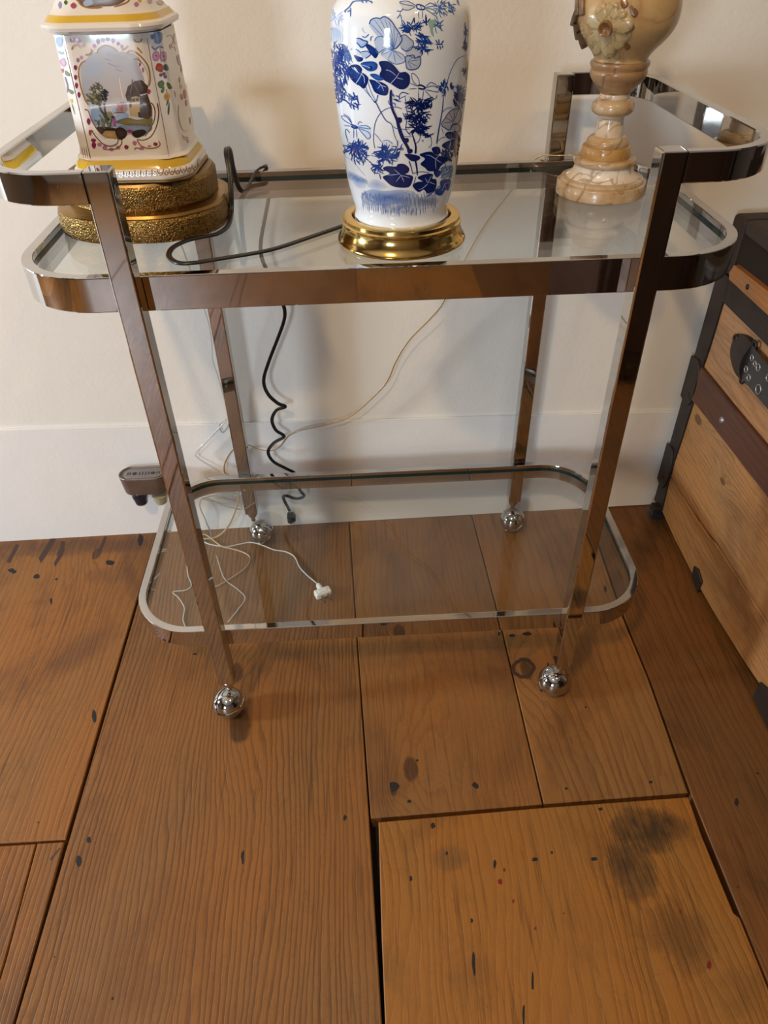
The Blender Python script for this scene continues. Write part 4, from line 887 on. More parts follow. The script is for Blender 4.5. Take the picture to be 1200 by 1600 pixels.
lathe('brass_cap', [(0.034, ZG + 0.2642), (0.034, ZG + 0.267), (0.012, ZG + 0.271), (0.008, ZG + 0.275), (0.008, ZG + 0.30), (0.0001, ZG + 0.30)], (UX, UY), BRASS, urn, 32)
ALP = alabaster('alabaster_petal', (0.50, 0.40, 0.22), (0.40, 0.28, 0.12), (0.20, 0.12, 0.05), 7.0, 60)
ALC = alabaster('alabaster_flower_eye', (0.26, 0.13, 0.045), (0.16, 0.07, 0.02), (0.08, 0.04, 0.015), 9.0, 60)
ubvh = BVHTree.FromPolygons([v.co.copy() for v in ubody.data.vertices], [tuple(q.vertices) for q in ubody.data.polygons])
def surf(u, v):
    pt, n, i, t = ubvh.ray_cast(CAM_POS, ray(u, v))
    if pt is None:
        pt, n, i, t = ubvh.find_nearest(CAM_POS + ray(u, v) * (Vector((UX, UY, 0.93)) - CAM_POS).length)
    return pt, n
def petal(parent, base, tip, n, wid, mat, lift=0.006, name='petal'):
    """domed, grooved carved petal from base to tip"""
    ax = (tip - base); L = ax.length; ax.normalize(); n = (n - ax * n.dot(ax)).normalized(); tg = n.cross(ax)
    NU, NV = 9, 8; vs, fs = [], []
    for i in range(NU + 1):
        u = i / NU; w = wid * (math.sin(math.pi * (0.06 + 0.88 * u ** 1.5)) ** 0.55)
        for j in range(NV + 1):
            v = -1 + 2 * j / NV
            h = lift * (0.35 + 0.65 * u) * (1 - abs(v) ** 2.5) * (1 - 0.25 * u ** 4) + 0.0006 * math.cos(v * 11)
            if i == NU or abs(v) == 1: h = -0.002
            vs.append(base + ax * (L * u * (1 - 0.08 * v * v)) + tg * (w * v) + n * h)
    for i in range(NU):
        for j in range(NV): fs.append((i*(NV+1)+j, i*(NV+1)+j+1, (i+1)*(NV+1)+j+1, (i+1)*(NV+1)+j))
    return link(name, fix_normals(pymesh(name, vs, fs, True)), mat, parent)
cpt, cn = surf(948, 43)
eye = lathe('carved_flower', [(0.0085, -0.001), (0.0088, 0.0035), (0.0078, 0.0062), (0.0060, 0.0056), (0.0042, 0.0032), (0.0001, 0.0022)], (0, 0), ALC, urn, 20, label='carved flower with a dark eye')
eye.data.transform(Matrix.Translation(cpt) @ cn.to_track_quat('Z', 'Y').to_matrix().to_4x4())
for k_, (du, dv, w) in enumerate(((-33, 6, 0.0098), (-24, -16, 0.0085), (-8, -32, 0.0085), (10, -36, 0.0085), (27, -22, 0.0075), (36, -6, 0.0090), (32, 14, 0.0085), (22, 27, 0.0080), (5, 39, 0.0092), (-22, 22, 0.0085), (-14, 36, 0.0062))):
    du *= 1.22; dv *= 1.18; w *= 1.3
    d = Vector((du, dv)); tp, tn = surf(948 + du, 43 + dv); bp, bn = surf(948 + du * 0.14, 43 + dv * 0.14)
    petal(eye, bp + bn * 0.0015, tp + tn * 0.0005, (tn + bn).normalized(), w * 0.96, ALP, 0.0036 + 0.0020 * (k_ % 3))
BUD = alabaster('alabaster_bud', (0.20, 0.13, 0.075), (0.12, 0.07, 0.04), (0.06, 0.035, 0.02), 11.0, 60)
for (u0, v0, u1, v1, w) in ((900, 16, 893, 42, 0.0050), (898, 36, 902, 64, 0.0058), (903, 50, 912, 77, 0.0050)):
    a, an = surf(u0 + 6, v0); b_, bn = surf(u1 + 6, v1)
    off = -RT * 0.004
    petal(urn, a + off, b_ + off, (an + bn).normalized(), w, BUD, 0.006, 'carved_leaf')
for (u0, u1) in ((905, 902), (912, 909)):
    pts = [surf(u0, v)[0] + surf(u0, v)[1] * 0.002 for v in (24, 10, -5, -20)]
    link('carved_stalk', tube_mesh('carved_stalk', spline(pts, 4), 0.0035, 10), BUD, urn)
for (u, v, r) in ((985, 40, 9), (978, 70, 8), (990, 18, 9), (962, 86, 7), (975, 5, 8), (935, 78, 6), (925, 70, 7)):
    a, an = surf(u - r * .6, v - r); b_, bn = surf(u + r * .6, v + r); petal(urn, a - an * 0.0005, b_ - bn * 0.0005, (an + bn).normalized(), 0.0052, ALC if u > 970 else ALP, 0.0024, 'carved_leaf')

# ================================================================== OLD TRUNK
TX, TY0, TY1, TXR = 0.950, -0.085, 0.4915, 1.62
trunk = empty('steamer_trunk', (1.28, 0.2, 0), label='old wooden steamer trunk with dark iron bands and a leather handle', cat='trunk')
IRON = metal('dark_iron', (0.034, 0.022, 0.017), 0.5, patina=(0.019, 0.013, 0.010))
IRON.node_tree.nodes['Principled BSDF'].inputs['Specular IOR Level'].default_value = 0.25
IRON.node_tree.nodes['Principled BSDF'].inputs['Metallic'].default_value = 0.15
CANV = plain('dark_canvas', (0.020, 0.013, 0.009), 0.8, 0, 0, 0.2)
CORE = plain('trunk_core', (0.03, 0.02, 0.014), 0.8)
TW = wood('trunk_board_wood', (0.33, 0.165, 0.064), (0.14, 0.060, 0.020), 90, 1.8, 0.9, 31.0, [(0.2437, 0.275, 0.0085, 2.0), (0.284, 0.418, 0.014, 3.2)], across='Z', along='Y', fiber=0.5, line=0.5, bmp=0.3, stain=0.75, blotch=(0.12, 0.050, 0.017))
TW2 = wood('trunk_board_rough', (0.34, 0.175, 0.080), (0.15, 0.065, 0.026), 60, 1.6, 0.9, 37.0, [], across='Z', along='Y', fiber=0.6, line=0.4, bmp=0.3, stain=0.8, blotch=(0.13, 0.055, 0.020))
TSL = wood('trunk_slat_wood', (0.36, 0.15, 0.05), (0.20, 0.075, 0.025), 90, 1.0, 0.5, 41.0, [], across='Z', along='Y', line=0.4, bmp=0.3)
TBD = wood('trunk_dark_band_wood', (0.075, 0.028, 0.018), (0.035, 0.014, 0.010), 70, 1.0, 0.5, 44.0, [], across='Z', along='Y', line=0.5, bmp=0.3, rough=0.4, stain=0.3, blotch=(0.02, 0.018, 0.018))
box('carcass', (TX + 0.008, TY0 + 0.004, 0.026), (TXR - 0.004, TY1 - 0.003, 0.560), CORE, trunk, 0.003)
def face_board(name, poly, depth, mat, x=TX, b=0.0015, **kw):
    """board on the end face: polygon in (y,z), outer face at x, going back by depth"""
    n = len(poly); cy = sum(q[0] for q in poly)/n; cz = sum(q[1] for q in poly)/n
    ins = [(q[0] + b * (1 if q[0] < cy else -1), q[1] + b * (1 if q[1] < cz else -1)) for q in poly]
    vs = [(x + depth, q[0], q[1]) for q in poly] + [(x + b, q[0], q[1]) for q in poly] + [(x, q[0], q[1]) for q in ins]
    fs = [tuple(range(n)), tuple(2*n + i for i in range(n - 1, -1, -1))]
    for k in (0, 1):
        for i in range(n):
            j = (i+1) % n; fs.append((k*n+i, k*n+j, (k+1)*n+j, (k+1)*n+i))
    return link(name, fix_normals(pymesh(name, vs, fs)), mat, trunk, **kw)
face_board('board', [(TY0, 0.030), (-0.025, 0.037), (0.05, 0.027), (0.15, 0.018), (0.26, 0.014), (0.37, 0.018), (0.452, 0.026), (TY1, 0.026), (TY1, 0.112), (0.4376, 0.1150), (0.330, 0.1185), (0.26, 0.1240), (0.2265, 0.1320), (0.144, 0.1355), (0.0234, 0.1405), (TY0, 0.145)], 0.012, TW)
face_board('board', [(TY0, 0.1465), (0.0234, 0.1422), (0.144, 0.1380), (0.2265, 0.1362), (0.26, 0.1300), (0.330, 0.1240), (0.4376, 0.1162), (TY1, 0.1135), (TY1, 0.3150), (TY0, 0.3150)], 0.012, TW)
face_board('board', [(TY0, 0.376), (TY1, 0.376), (TY1, 0.513), (TY0, 0.513)], 0.012, TW2, TX + 0.001)
face_board('dark_band', [(TY0, 0.3190), (0.10, 0.3182), (0.28, 0.3140), (0.3765, 0.3115), (0.452, 0.3080), (0.452, 0.3790), (0.31, 0.3795), (TY0, 0.386)], 0.016, TBD, TX - 0.007, 0.002, label='dark stained wooden band')
face_board('iron_band', [(TY0, 0.5135), (0.40, 0.5085), (0.470, 0.5085), (0.470, 0.5510), (TY0, 0.5535)], 0.008, IRON, TX - 0.0025, 0.0008)
face_board('slat', [(TY0, 0.5545), (0.4415, 0.5520), (0.4472, 0.560), (0.440, 0.578), (0.30, 0.5830), (TY0, 0.5845)], 0.014, TSL, TX - 0.008, 0.002, label='reddish wooden slat')
face_board('edge_strip', [(0.450, 0.030), (TY1 + 0.003, 0.026), (TY1 + 0.003, 0.548), (0.448, 0.545), (0.4500, 0.42), (0.4535, 0.379), (0.4490, 0.33), (0.4530, 0.22), (0.4590, 0.13)], 0.012, IRON, TX - 0.0035, 0.001)
face_board('edge_strip', [(TY0 - 0.002, 0.028), (TY0 + 0.040, 0.030), (TY0 + 0.040, 0.545), (TY0 - 0.002, 0.548)], 0.012, IRON, TX - 0.0035, 0.001)
# clamp plates on the rear edge
def plate(y0, y1, z0, z1, x=TX - 0.007):
    pts = []; w = y1 - y0; h = z1 - z0
    for i in range(13):
        a = math.pi * (0.5 + i / 12); pts.append((y0 + 0.5*w + 0.5*w*math.cos(a) * 1.0, z0 + h/2 + h/2*math.sin(a)))
    pts = [(y1, z0 + h*0.06), (y1, z1 - h*0.06)] + pts
    return face_board('clamp_plate', pts, 0.006, IRON, x, 0.0008)
for (y0, y1, z0, z1) in ((0.446, 0.499, 0.285, 0.385), (0.455, 0.501, 0.075, 0.180)):
    pl = plate(y0, y1, z0, z1)
    for (dy, dz) in ((0.014, 0.022), (0.022, 0.026), (0.014, 0.075)):
        s = lathe('stud', [(0.0035, 0), (0.003, 0.0012), (0.0001, 0.0022)], (0, 0), IRON, pl, 10)
        s.data.transform(Matrix.Translation((TX - 0.007, y0 + dy, z0 + dz)) @ Matrix.Rotation(math.radians(-90), 4, 'Y'))
STEEL = plain('worn_steel', (0.35, 0.34, 0.33), 0.4, 0.8)
def stud(y, z, r, x, mat=STEEL):
    s = lathe('stud', [(r, 0), (r * 0.85, r * 0.3), (r * 0.4, r * 0.5), (0.0001, r * 0.55)], (0, 0), mat, trunk, 12)
    s.data.transform(Matrix.Translation((x, y, z)) @ Matrix.Rotation(math.radians(-90), 4, 'Y'))
stud(0.3273, 0.3412, 0.0065, TX - 0.007)
for y in (0.10, -0.04): stud(y, 0.350, 0.0065, TX - 0.007)
for y in (0.375, 0.20, 0.05): stud(y, 0.5665, 0.005, TX - 0.008, IRON)
for (y, z) in ((0.43, 0.530), (0.445, 0.512), (0.30, 0.532), (0.15, 0.533)): stud(y, z, 0.0035, TX - 0.0025, IRON)
# lid
lid = box('lid', (TX + 0.004, TY0, 0.5600), (TXR, TY1 + 0.001, 0.6440), CANV, trunk, 0.010, 3, label='dark brown canvas-covered lid')
box('lid_edge', (TX - 0.003, 0.4500, 0.5530), (TX + 0.06, TY1 + 0.003, 0.6480), IRON, lid, 0.008, 3)
box('lid_edge', (TX - 0.002, TY0 - 0.002, 0.6260), (TX + 0.045, 0.4485, 0.6500), plain('dark_leather_trim', (0.030, 0.020, 0.014), 0.6), lid, 0.007, 3)
box('lid_edge', (TX - 0.003, TY0 - 0.003, 0.5530), (TX + 0.06, TY0 + 0.038, 0.6485), IRON, lid, 0.008, 3)
for i, x in enumerate((1.15, 1.38)): box('lid_slat', (x, TY0 + 0.002, 0.6430), (x + 0.045, TY1 - 0.004, 0.6560), TSL, lid, 0.003)
for (y, z) in ((0.462, 0.612), (0.463, 0.600), (0.461, 0.590), (0.46, 0.575)): stud(y, z, 0.003, TX - 0.003, IRON)
# leather handle with metal end caps
LEA = plain('black_leather', (0.014, 0.015, 0.018), 0.38)
def loftx(name, secs, mat, parent):
    vs, fs = [], []; n = len(secs[0])
    for s in secs: vs += s
    for k in range(len(secs) - 1):
        for i in range(n):
            j = (i+1) % n; fs.append((k*n+i, k*n+j, (k+1)*n+j, (k+1)*n+i))
    fs.append(tuple(range(n))); fs.append(tuple((len(secs)-1)*n + i for i in range(n)))
    me = fix_normals(pymesh(name, vs, fs)); sharp(me, 40); return link(name, me, mat, parent)
def strap_x(t): return TX - 0.006 - 0.009 * math.sin(math.pi * t)
secs = []
for i in range(21):
    t = i / 20; y = 0.325 - 0.242 * t; zc = 0.4650 + 0.004 * math.sin(math.pi * t); h = 0.0305 * (1 - 0.10 * math.sin(math.pi * t))
    x = strap_x(t)
    secs.append([(x - 0.003 * math.cos(a * math.pi / 2), y, zc + h * math.sin(a * math.pi / 2)) for a in (-1, -.6, -.2, .2, .6, 1)] + [(x + 0.004, y, zc + h * a) for a in (0.9, 0, -0.9)])
strap = loftx('leather_handle', secs, LEA, trunk); strap['label'] = 'black leather handle strap'
for (yc, s) in ((0.337, 1), (0.071, -1)):
    secs = []
    for i in range(9):
        t = i / 8; y = yc + s * (0.034 - 0.062 * t); h = 0.014 + 0.0195 * math.sin(math.pi * (0.12 + 0.5 * t)); bul = 0.003 + 0.0155 * math.sin(math.pi * (0.10 + 0.42 * t))
        secs.append([(TX - bul * (0.45 + 0.55 * math.cos(a * math.pi / 2)), y, 0.4650 + h * a) for a in (-1, -.7, -.35, 0, .35, .7, 1)] + [(TX + 0.001, y, 0.465 + h), (TX + 0.001, y, 0.465 - h)])
    cap = loftx('handle_cap', secs, IRON, trunk)
    for (dy, z) in ((-0.032, 0.4985), (-0.030, 0.4335), (0.028, 0.4800)):
        lp = [Vector((TX - 0.007, yc + s*dy + 0.0060 * math.cos(a), z + 0.0060 * math.sin(a))) for a in [2*math.pi*k/14 for k in range(15)]]
        link('loop', tube_mesh('loop', lp, 0.0022, 6), IRON, cap)
for (u, v, r) in ((1176, 559, 0.0045), (1182, 568, 0.0040), (1188.5, 574, 0.0055), (1166, 577, 0.0050), (1172, 590, 0.0050), (1190, 608, 0.0075), (1206, 590, 0.0050), (1216, 625, 0.0070)):
    q = on_x(u, v, TX - 0.012); t = (0.325 - q.y) / 0.242; xs = strap_x(max(0, t)) - 0.0030
    lp = [Vector((xs, q.y + r * math.cos(a), q.z + r * math.sin(a))) for a in [2*math.pi*k/16 for k in range(17)]]
    link('eyelet', tube_mesh('eyelet', lp, 0.0011, 6), STEEL, strap)
    dk_ = lathe('hole', [(r * 0.8, 0), (0.0001, 0.0003)], (0, 0), BLACK, strap, 14, cap=False)
    dk_.data.transform(Matrix.Translation((xs - 0.0003, q.y, q.z)) @ Matrix.Rotation(math.radians(-90), 4, 'Y'))
# feet
def wheel(y, x, r, w, mat):
    o = lathe('caster', [(0.0001, -w/2), (r*0.8, -w/2), (r, -w*0.3), (r, w*0.3), (r*0.8, w/2), (0.0001, w/2)], (0, 0), mat, trunk, 20)
    o.data.transform(Matrix.Translation((x, y, r)) @ Matrix.Rotation(math.radians(90), 4, 'X')); return o
WH = plain('caster_wheel_dark', (0.020, 0.024, 0.032), 0.4)
for (x, y) in ((TX - 0.006, 0.462), (TX + 0.03, 0.235), (TX + 0.02, -0.06), (TXR - 0.05, 0.45), (TXR - 0.05, -0.05)):
    wh = wheel(y, x, 0.0165, 0.016, WH)
    box('caster_bracket', (x - 0.014, y - 0.011, 0.019), (x + 0.018, y + 0.011, 0.0365), IRON, wh, 0.002)
face_board('bottom_bracket', [(0.228, 0.006), (0.262, 0.012), (0.268, 0.038), (0.250, 0.046), (0.225, 0.036)], 0.008, IRON, TX - 0.004)
face_board('bottom_bracket', [(-0.088, 0.004), (-0.022, 0.006), (-0.020, 0.046), (-0.045, 0.058), (-0.088, 0.060)], 0.010, IRON, TX - 0.005)

# ================================================================== CORDS AND PLUGS
ZIP = lambda r: [(r*(1.0 + math.cos(a)), r*math.sin(a)) for a in [math.radians(d) for d in (-150, -100, -50, 0, 50, 100, 150)]] + [(-r*(1.0 + math.cos(a)), -r*math.sin(a)) for a in [math.radians(d) for d in (-150, -100, -50, 0, 50, 100, 150)]]
CORDB = plain('black_cord', (0.012, 0.011, 0.011), 0.30)
def zz(u, v): return on_z(u, v, ZG + 0.0020)
def wl(u, v, off=0.020): return on_wall(u, v, off)
path = [zz(546, 349), zz(538, 352), zz(480, 372), zz(420, 391), zz(345, 404), zz(300, 411), zz(276, 410), zz(264, 400), zz(270, 387), zz(292, 376), zz(318, 370), zz(340, 365)]
b0 = zz(355, 354)
path += [b0 + Vector((0.001, 0, 0.001)), on_y(361, 332, 0.228), on_y(361, 300, 0.238), on_y(358, 265, 0.250), on_y(353.5, 240, 0.262), on_y(354.5, 231, 0.275), on_y(359, 236, 0.290), on_y(364, 262, 0.315), on_y(371, 288, 0.335), zz(379, 300) + Vector((0, 0, 0.001)), on_y(388, 290, 0.372), on_y(400, 268, 0.415), on_z(412, 260.5, R2 + 0.004)]
e0 = path[-1]
path += [Vector((e0.x + 0.001, 0.4545, R2 - 0.004)), Vector((e0.x + 0.001, 0.4590, R2 - 0.04)), on_y(407, 385, 0.4600), wl(418, 425, 0.028), wl(438, 466, 0.026), wl(445, 487, 0.025), wl(441, 510, 0.025), wl(420, 565, 0.025), wl(412, 595, 0.024), wl(419, 616, 0.024), wl(434, 630, 0.024), wl(446, 635.5, 0.024), wl(432, 641, 0.024), wl(425, 656, 0.024), wl(431, 672, 0.024), wl(444, 682, 0.024), wl(428, 692, 0.024), wl(419, 706, 0.024), wl(427, 721, 0.024), wl(447, 732, 0.024), wl(461, 740, 0.024), wl(462, 752, 0.024), wl(468, 765, 0.024), wl(475, 775, 0.025), wl(463, 779, 0.026), wl(446, 774.5, 0.026), wl(443, 779, 0.026), wl(450, 793, 0.027), wl(453, 799, 0.028)]
cordb = empty('black_power_cord', (path[0].x, path[0].y, ZG), label='black two-strand cord looping from the blue vase lamp down the wall', cat='cord')
link('cable', tube_mesh('cable', spline(path, 6), 0, section=ZIP(0.0017), up0=(0, 0, 1)), CORDB, cordb)
pc = wl(455, 809, 0.028)
hexp = [(-0.008, 0.010), (0.005, 0.012), (0.0095, 0.004), (0.0095, -0.006), (0.0, -0.012), (-0.008, -0.009)]
vs = [(pc.x + a, pc.y - 0.008, pc.z + b) for a, b in hexp] + [(pc.x + a, pc.y + 0.008, pc.z + b) for a, b in hexp]
fs = [(0, 1, 2, 3, 4, 5), (11, 10, 9, 8, 7, 6)] + [(i, 6 + i, 6 + (i+1) % 6, (i+1) % 6) for i in range(6)]
pl = link('plug', fix_normals(pymesh('plug', vs, fs)), BLACK, cordb, label='black plug')
md = pl.modifiers.new('b', 'BEVEL'); md.width = 0.0018; md.segments = 2
for dx in (-0.003, 0.0035): box('prong', (pc.x + dx, pc.y - 0.002, pc.z - 0.022), (pc.x + dx + 0.0012, pc.y + 0.003, pc.z - 0.008), STEEL, pl)

CLR = plain('clear_gold_cord', (0.50, 0.34, 0.16), 0.18, coat=0.5)
WHT = plain('clear_white_cord', (0.50, 0.50, 0.47), 0.18, coat=0.5)
s0 = Vector((UX + 0.03, UY + 0.045, ZG + 0.003))
path = [s0, on_y(905, 246, 0.385), on_y(886, 243, 0.42), on_z(866, 243, R2 + 0.006), Vector((on_z(846, 247, R2).x, 0.4445, R2 + 0.003)), on_y(828, 258, 0.4555), on_wall(797, 300, 0.03), on_wall(757, 352, 0.03), on_wall(718, 420, 0.028), on_wall(692, 473, 0.026), on_wall(672, 498, 0.024), on_wall(638, 533, 0.022), on_wall(618, 566, 0.020), on_wall(604, 597, 0.018), on_wall(575, 628, 0.016), on_wall(545, 652, 0.015), on_wall(512, 663, 0.014), on_wall(472, 672, 0.014), on_wall(450, 682, 0.014), on_wall(438, 697, 0.014), on_wall(424, 704, 0.014), on_wall(404, 702, 0.014), on_wall(386, 695, 0.014), on_wall(366, 700, 0.010), on_wall(350, 730, 0.012), on_wall(362, 760, 0.016), on_wall(373, 772, 0.030), on_wall(369, 795, 0.034), on_wall(357, 822, 0.036), on_z(340, 838, 0.008), on_z(322, 842, 0.003), on_z(312, 838, 0.003), on_z(322, 836, 0.003), on_z(345, 853, 0.0045), on_z(360, 857, 0.0025), on_z(380, 863, 0.0025), on_z(391, 872, 0.0025), on_z(384, 887, 0.0025), on_z(365, 901, 0.0025), on_z(343, 914, 0.0025), on_z(320, 922, 0.0025)]
link('clear_cord', tube_mesh('clear_cord', spline(path, 6), 0, section=ZIP(0.00100), up0=(0, 0, 1)), CLR, label='clear gold-tinted cord sweeping across the wall from the alabaster urn lamp', cat='cord')
path = [Vector((LX - 0.02, LY + 0.085, ZG + 0.003)), Vector((-0.005, 0.395, ZG + 0.003)), Vector((0.005, 0.4285, R2 + 0.003)), Vector((0.008, 0.4425, R2 + 0.001)), Vector((0.010, 0.452, R2 - 0.03)), on_wall(318, 480, 0.028), on_wall(330, 530, 0.020), on_wall(332, 562, 0.018), on_wall(341, 590, 0.014), on_wall(352, 630, 0.008), on_wall(358, 660, 0.006), on_wall(348, 676, 0.006), on_wall(343, 664, 0.007), on_wall(353, 656, 0.009), on_wall(345, 666, 0.010), on_wall(322, 690, 0.012), on_wall(306, 708, 0.012), on_wall(312, 718, 0.012), on_wall(335, 731, 0.014), on_wall(352, 742, 0.018), on_wall(372, 755, 0.024), on_wall(376, 773, 0.024), on_wall(350, 772, 0.022), on_wall(318, 779, 0.020), on_wall(345, 786, 0.020), on_wall(372, 790, 0.022), on_wall(377, 796, 0.024), on_wall(350, 790, 0.028), on_wall(320, 778, 0.030), on_wall(312, 790, 0.040), on_wall(322, 815, 0.050), on_z(330, 838, 0.004), on_z(318, 845, 0.0025), on_z(330, 851, 0.0025), on_z(355, 854, 0.0025), on_z(375, 850, 0.0025), on_z(392, 847.5, 0.0025), on_z(410, 852, 0.0025), on_z(428, 859, 0.0025), on_z(446, 862, 0.0025), on_z(460, 870, 0.0025), on_z(468, 886, 0.0025), on_z(480, 899, 0.003), on_z(492, 909, 0.006), on_z(498, 915, 0.008)]
cordw = empty('white_power_cord', (path[-1].x, path[-1].y, 0), label='thin clear white cord tangled behind the cart leg, ending in a white plug', cat='cord')
link('cable', tube_mesh('cable', spline(path, 6), 0, section=ZIP(0.0007), up0=(0, 0, 1)), WHT, cordw)
path = [on_z(292, 884, 0.0022), on_z(294, 900, 0.0022), on_z(299, 914, 0.0022), on_z(290, 922, 0.0022), on_z(270, 925, 0.003), on_z(279, 934, 0.0022), on_z(288, 950, 0.0022), on_z(286, 968, 0.0022), on_z(292, 985, 0.0022)]
link('loose_wire', tube_mesh('loose_wire', spline(path, 6), 0, section=ZIP(0.0006), up0=(0, 0, 1)), WHT, label='short curled end of clear wire lying under the lower shelf corner', cat='wire')
path = [on_z(338, 868, 0.0022), on_z(350, 903, 0.0022), on_z(368, 918, 0.0022), on_z(381, 930, 0.0022), on_z(382, 938, 0.0022), on_z(372, 952, 0.0022), on_z(356, 972, 0.0022)]
link('loose_wire', tube_mesh('loose_wire', spline(path, 6), 0, section=ZIP(0.0005), up0=(0, 0, 1)), WHT, label='faint curved wire on the floorboard behind the front cart leg', cat='wire')
WPL = plain('white_plastic', (0.74, 0.73, 0.70), 0.35)
q0 = on_z(498, 915, 0.009); q1 = on_z(512, 938, 0.009); ax = (q1 - q0); ax.z = 0; ax.normalize(); sd = Vector((ax.y, -ax.x, 0)) * -1
plug = box('plug', (-0.017, 0.012, -0.0075), (0.017, 0.030, 0.0075), WPL, cordw, 0.004, 3, label='white two-pin plug')
PM = Matrix.Translation(q0 + Vector((0, 0, -0.0010))) @ Matrix((( -sd.x, ax.x, 0, 0), (-sd.y, ax.y, 0, 0), (0, 0, 1, 0), (0, 0, 0, 1)))
plug.data.transform(PM)
nk = lathe('strain_relief', [(0.0045, -0.004), (0.0058, 0.0), (0.0068, 0.014)], (0, 0), WPL, plug, 16); nk.data.transform(PM @ Matrix.Rotation(math.radians(-90), 4, 'X'))
rg = box('grip_rib', (-0.0085, 0.016, 0.0072), (0.0085, 0.026, 0.0086), WPL, plug, 0.0005); rg.data.transform(PM)
for dx in (-0.0075, 0.0055):
    pr = box('prong', (dx, 0.029, -0.003), (dx + 0.0018, 0.046, 0.003), plain('brass_prong', (0.35, 0.28, 0.2), 0.35, 1.0), plug); pr.data.transform(PM)

# ================================================================== PLUG-IN SCENT WARMER ON THE WALL
fx = -0.1430; fy = wall_y(fx, 0.034)
dev = empty('scent_warmer', (fx, fy, 0.12), label='brown plug-in scented oil warmer with two glass vials on the wall', cat='air freshener')
HOU = metal('bronze_housing', (0.20, 0.15, 0.12), 0.38, patina=(0.15, 0.11, 0.09)); HOU.node_tree.nodes['Principled BSDF'].inputs['Metallic'].default_value = 0.6
GRY = plain('grey_grille', (0.17, 0.15, 0.145), 0.45)
def stadium(hl, r, z, n=12):
    out = []
    for (c, a0) in ((hl, -90), (-hl, 90)):
        for i in range(n + 1):
            a = math.radians(a0 + 180 * i / n); out.append((fx + c + r * math.cos(a), fy + r * math.sin(a)))
    return (out, z)
loft('housing', [stadium(0.021, 0.0185, 0.1480), stadium(0.0235, 0.0205, 0.1490), stadium(0.0240, 0.0212, 0.1540), stadium(0.0258, 0.0228, 0.1860), stadium(0.0258, 0.0230, 0.1895), stadium(0.0252, 0.0224, 0.1905), stadium(0.0246, 0.0208, 0.1900), stadium(0.0244, 0.0200, 0.1880), stadium(0.0238, 0.0185, 0.1875)], HOU, dev, 40)
gr = loft('grille', [stadium(0.0230, 0.0172, 0.1876), stadium(0.0225, 0.0166, 0.1893), stadium(0.0220, 0.0160, 0.1896)], GRY, dev, 40)
for dx in (-0.030, -0.0255, -0.0065, -0.0005, 0.0055, 0.0115, 0.0285, 0.033):
    ln = 0.008 if abs(dx) < 0.02 else 0.0065
    box('slot', (fx + dx - 0.0010, fy - ln + 0.001, 0.1890), (fx + dx + 0.0010, fy + ln * 0.4, 0.18995), BLACK, gr)
for dx in (-0.0165, 0.0200):
    lathe('vent', [(0.0047, 0.1890), (0.0047, 0.18995), (0.0001, 0.18997)], (fx + dx, fy - 0.002), BLACK, gr, 16)
box('wall_plug', (fx - 0.022, fy + 0.016, 0.152), (fx + 0.022, wall_y(fx, 0.0005), 0.180), HOU, dev, 0.003)
VG = glass_mat(); 
for (dx, liq) in ((-0.0195, (0.010, 0.016, 0.035)), (0.0215, (0.42, 0.36, 0.22))):
    vl = lathe('vial', smooth_prof([(0.0150, 0.1482), (0.0172, 0.1440), (0.0168, 0.1340), (0.0138, 0.1190), (0.0128, 0.1135), (0.0095, 0.1110)], 4), (fx + dx, fy), VG, dev, 24, label='small glass oil vial')
    lathe('oil', smooth_prof([(0.0156, 0.1330), (0.0132, 0.1192), (0.0120, 0.1145), (0.0090, 0.1122)], 4), (fx + dx, fy), plain('scented_oil', liq, 0.08), vl, 24)

# ================================================================== NAIL HOLES, SPLITS AND DRIPS IN THE FLOOR
HOLE = plain('nail_hole_dark', (0.010, 0.006, 0.004), 0.8); REDP = plain('red_paint_drip', (0.16, 0.008, 0.006), 0.4); KNOT = plain('knot_dark', (0.045, 0.018, 0.009), 0.6)
def mark(pl, name, pts, mat, z):
    vs = [on_z(u, v, z) for u, v in pts]; n = len(vs); c = sum(vs, Vector()) / n
    me = pymesh(name, vs + [c], [(i, (i+1) % n, n) for i in range(n)])
    return link(name, me, mat, pl)
def dot(pl, u, v, ru, rv, mat=HOLE, z=0.0016, name='nail_hole', jag=0.3):
    pts = []
    for i in range(10):
        a = 2*math.pi*i/10; k = 1 + random.uniform(-jag, jag); pts.append((u + ru*k*math.cos(a), v + rv*k*math.sin(a)))
    mark(pl, name, pts, mat, z)
Zs = {P_left: 0.00135, P_wide: 0.00015, P_mid: -0.00045, P_str: 0.00035, P_stn: 0.00055, P_dark: -0.00085}
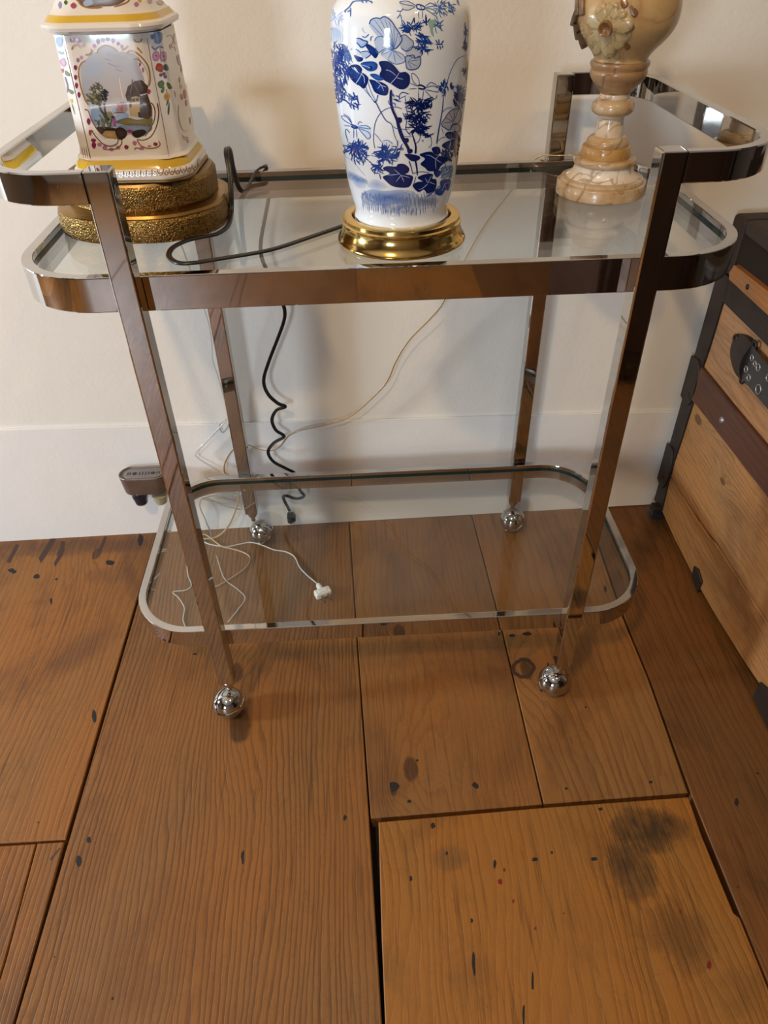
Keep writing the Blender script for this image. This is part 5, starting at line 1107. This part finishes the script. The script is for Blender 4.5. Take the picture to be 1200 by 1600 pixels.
for pl, lst in ((P_wide, ((139, 1313, 3.5, 5), (123, 1346, 4.5, 8), (539, 1277, 3, 4.5), (379, 1339, 2.5, 10), (176, 1560, 2, 2.5), (304, 1022, 4, 1.6), (85, 1495, 1.2, 1.6))),
                (P_mid, ((743, 1227, 5, 5), (652, 1188, 2, 2), (616, 1228, 9, 8), (640, 1252, 4, 3))),
                (P_str, ((885, 1232, 3, 2), (1017, 1222, 3, 2), (915, 1105, 1.5, 2.5), (846, 1078, 2, 3.5), (856, 1038, 1.5, 3), (800, 993, 6, 3), (824, 990, 7, 3), (780, 990, 2, 3), (946, 920, 2, 5))),
                (P_stn, ((677, 1290, 4, 4.5), (737, 1438, 2, 4), (773, 1350, 2.5, 6), (698, 1333, 2, 4), (938, 1264, 3.5, 2.5), (928, 1342, 4, 3.5), (836, 1343, 5, 3), (740, 1505, 3, 22), (642, 1373, 2.5, 4), (818, 1585, 2, 20), (832, 1535, 2, 14), (862, 1332, 2, 2))),
                (P_dark, ((1151, 1254, 4, 6), (1153, 1386, 1.5, 1.5), (1183, 1208, 2, 2))),
                (P_left, ((147, 1118, 3.5, 11), (60, 1285, 1.5, 1.5), (19, 892, 6, 4), (57, 900, 5, 3.5), (219, 843, 4, 9), (88, 905, 2, 2), (80, 940, 2, 5), (172, 879, 9, 3.5)))):
    for (u, v, ru, rv) in lst: dot(pl, u, v, ru, rv, HOLE, Zs[pl])
for (u, v, ru, rv) in ((781, 1378, 3.5, 5), (788, 1359, 2, 3), (802, 1408, 2, 3.5), (837, 1451, 2, 2.5), (881, 1427, 1.5, 2), (1108, 1508, 4, 6), (1063, 1424, 2.5, 3.5)): dot(P_stn, u, v, ru, rv, REDP, Zs[P_stn], 'paint_drip')
for pl, pts in ((P_left, [(80, 840), (88, 842), (72, 868), (64, 880), (60, 872), (70, 856)]), (P_left, [(95, 845), (102, 846), (98, 868), (86, 886), (84, 880), (94, 862)]), (P_left, [(163, 838), (167, 840), (158, 862), (154, 860)]), (P_left, [(25, 850), (30, 852), (16, 880), (10, 878)]),
                (P_wide, [(92, 1325), (95, 1325), (80, 1345), (78, 1342)])):
    mark(pl, 'split', pts, KNOT, Zs[pl])
# ring-shaped knot on the striped plank
rk = []; cu, cv = 818, 1044
for i in range(24):
    a = 2*math.pi*i/24; rk.append((a, 1 + random.uniform(-0.06, 0.06)))
vs = [on_z(cu + 19*k*math.cos(a), cv + 16*k*math.sin(a), Zs[P_str]) for a, k in rk] + [on_z(cu + 13*k*math.cos(a), cv + 10.5*k*math.sin(a), Zs[P_str]) for a, k in rk]
link('ring_knot', pymesh('ring_knot', vs, [(i, (i+1) % 24, 24 + (i+1) % 24, 24 + i) for i in range(24)]), KNOT, P_str)

# ================================================================== DARK CABINET ADDED BEHIND THE VIEWER (unseen, darkens the right-hand chrome leg's reflection)
CAB = wood('added_cabinet_dark_wood', (0.050, 0.024, 0.014), (0.022, 0.010, 0.007), 60, 1.2, 0.5, 52.0, [], across='X', along='Z', line=0.4, bmp=0.2, rough=0.5)
cab = empty('added_reflection_cabinet', (1.45, -1.30, 0), label='unseen tall dark brown cabinet added to darken the reflection in the right chrome leg of the cart', cat='cabinet')
box('carcass', (1.00, -1.55, 0.06), (1.90, -1.06, 1.30), CAB, cab, 0.004)
box('top', (0.98, -1.57, 1.30), (1.92, -1.035, 1.33), CAB, cab, 0.004)
for (a, b) in ((1.02, 1.445), (1.455, 1.88)):
    d = box('door', (a, -1.06, 0.10), (b, -1.042, 1.27), CAB, cab, 0.003)
    box('door_panel', (a + 0.07, -1.0425, 0.20), (b - 0.07, -1.037, 1.17), CAB, d, 0.002)
    k = lathe('knob', [(0.005, 0), (0.005, 0.01), (0.012, 0.016), (0.0105, 0.024), (0.0001, 0.026)], (0, 0), BRASS, d, 16)
    k.data.transform(Matrix.Translation((1.425 if a < 1.2 else 1.475, -1.042, 0.72)) @ Matrix.Rotation(math.radians(-90), 4, 'X'))
for x in (1.01, 1.84):
    for y in (-1.54, -1.12): box('foot', (x, y, 0.001), (x + 0.05, y + 0.05, 0.06), CAB, cab, 0.004)
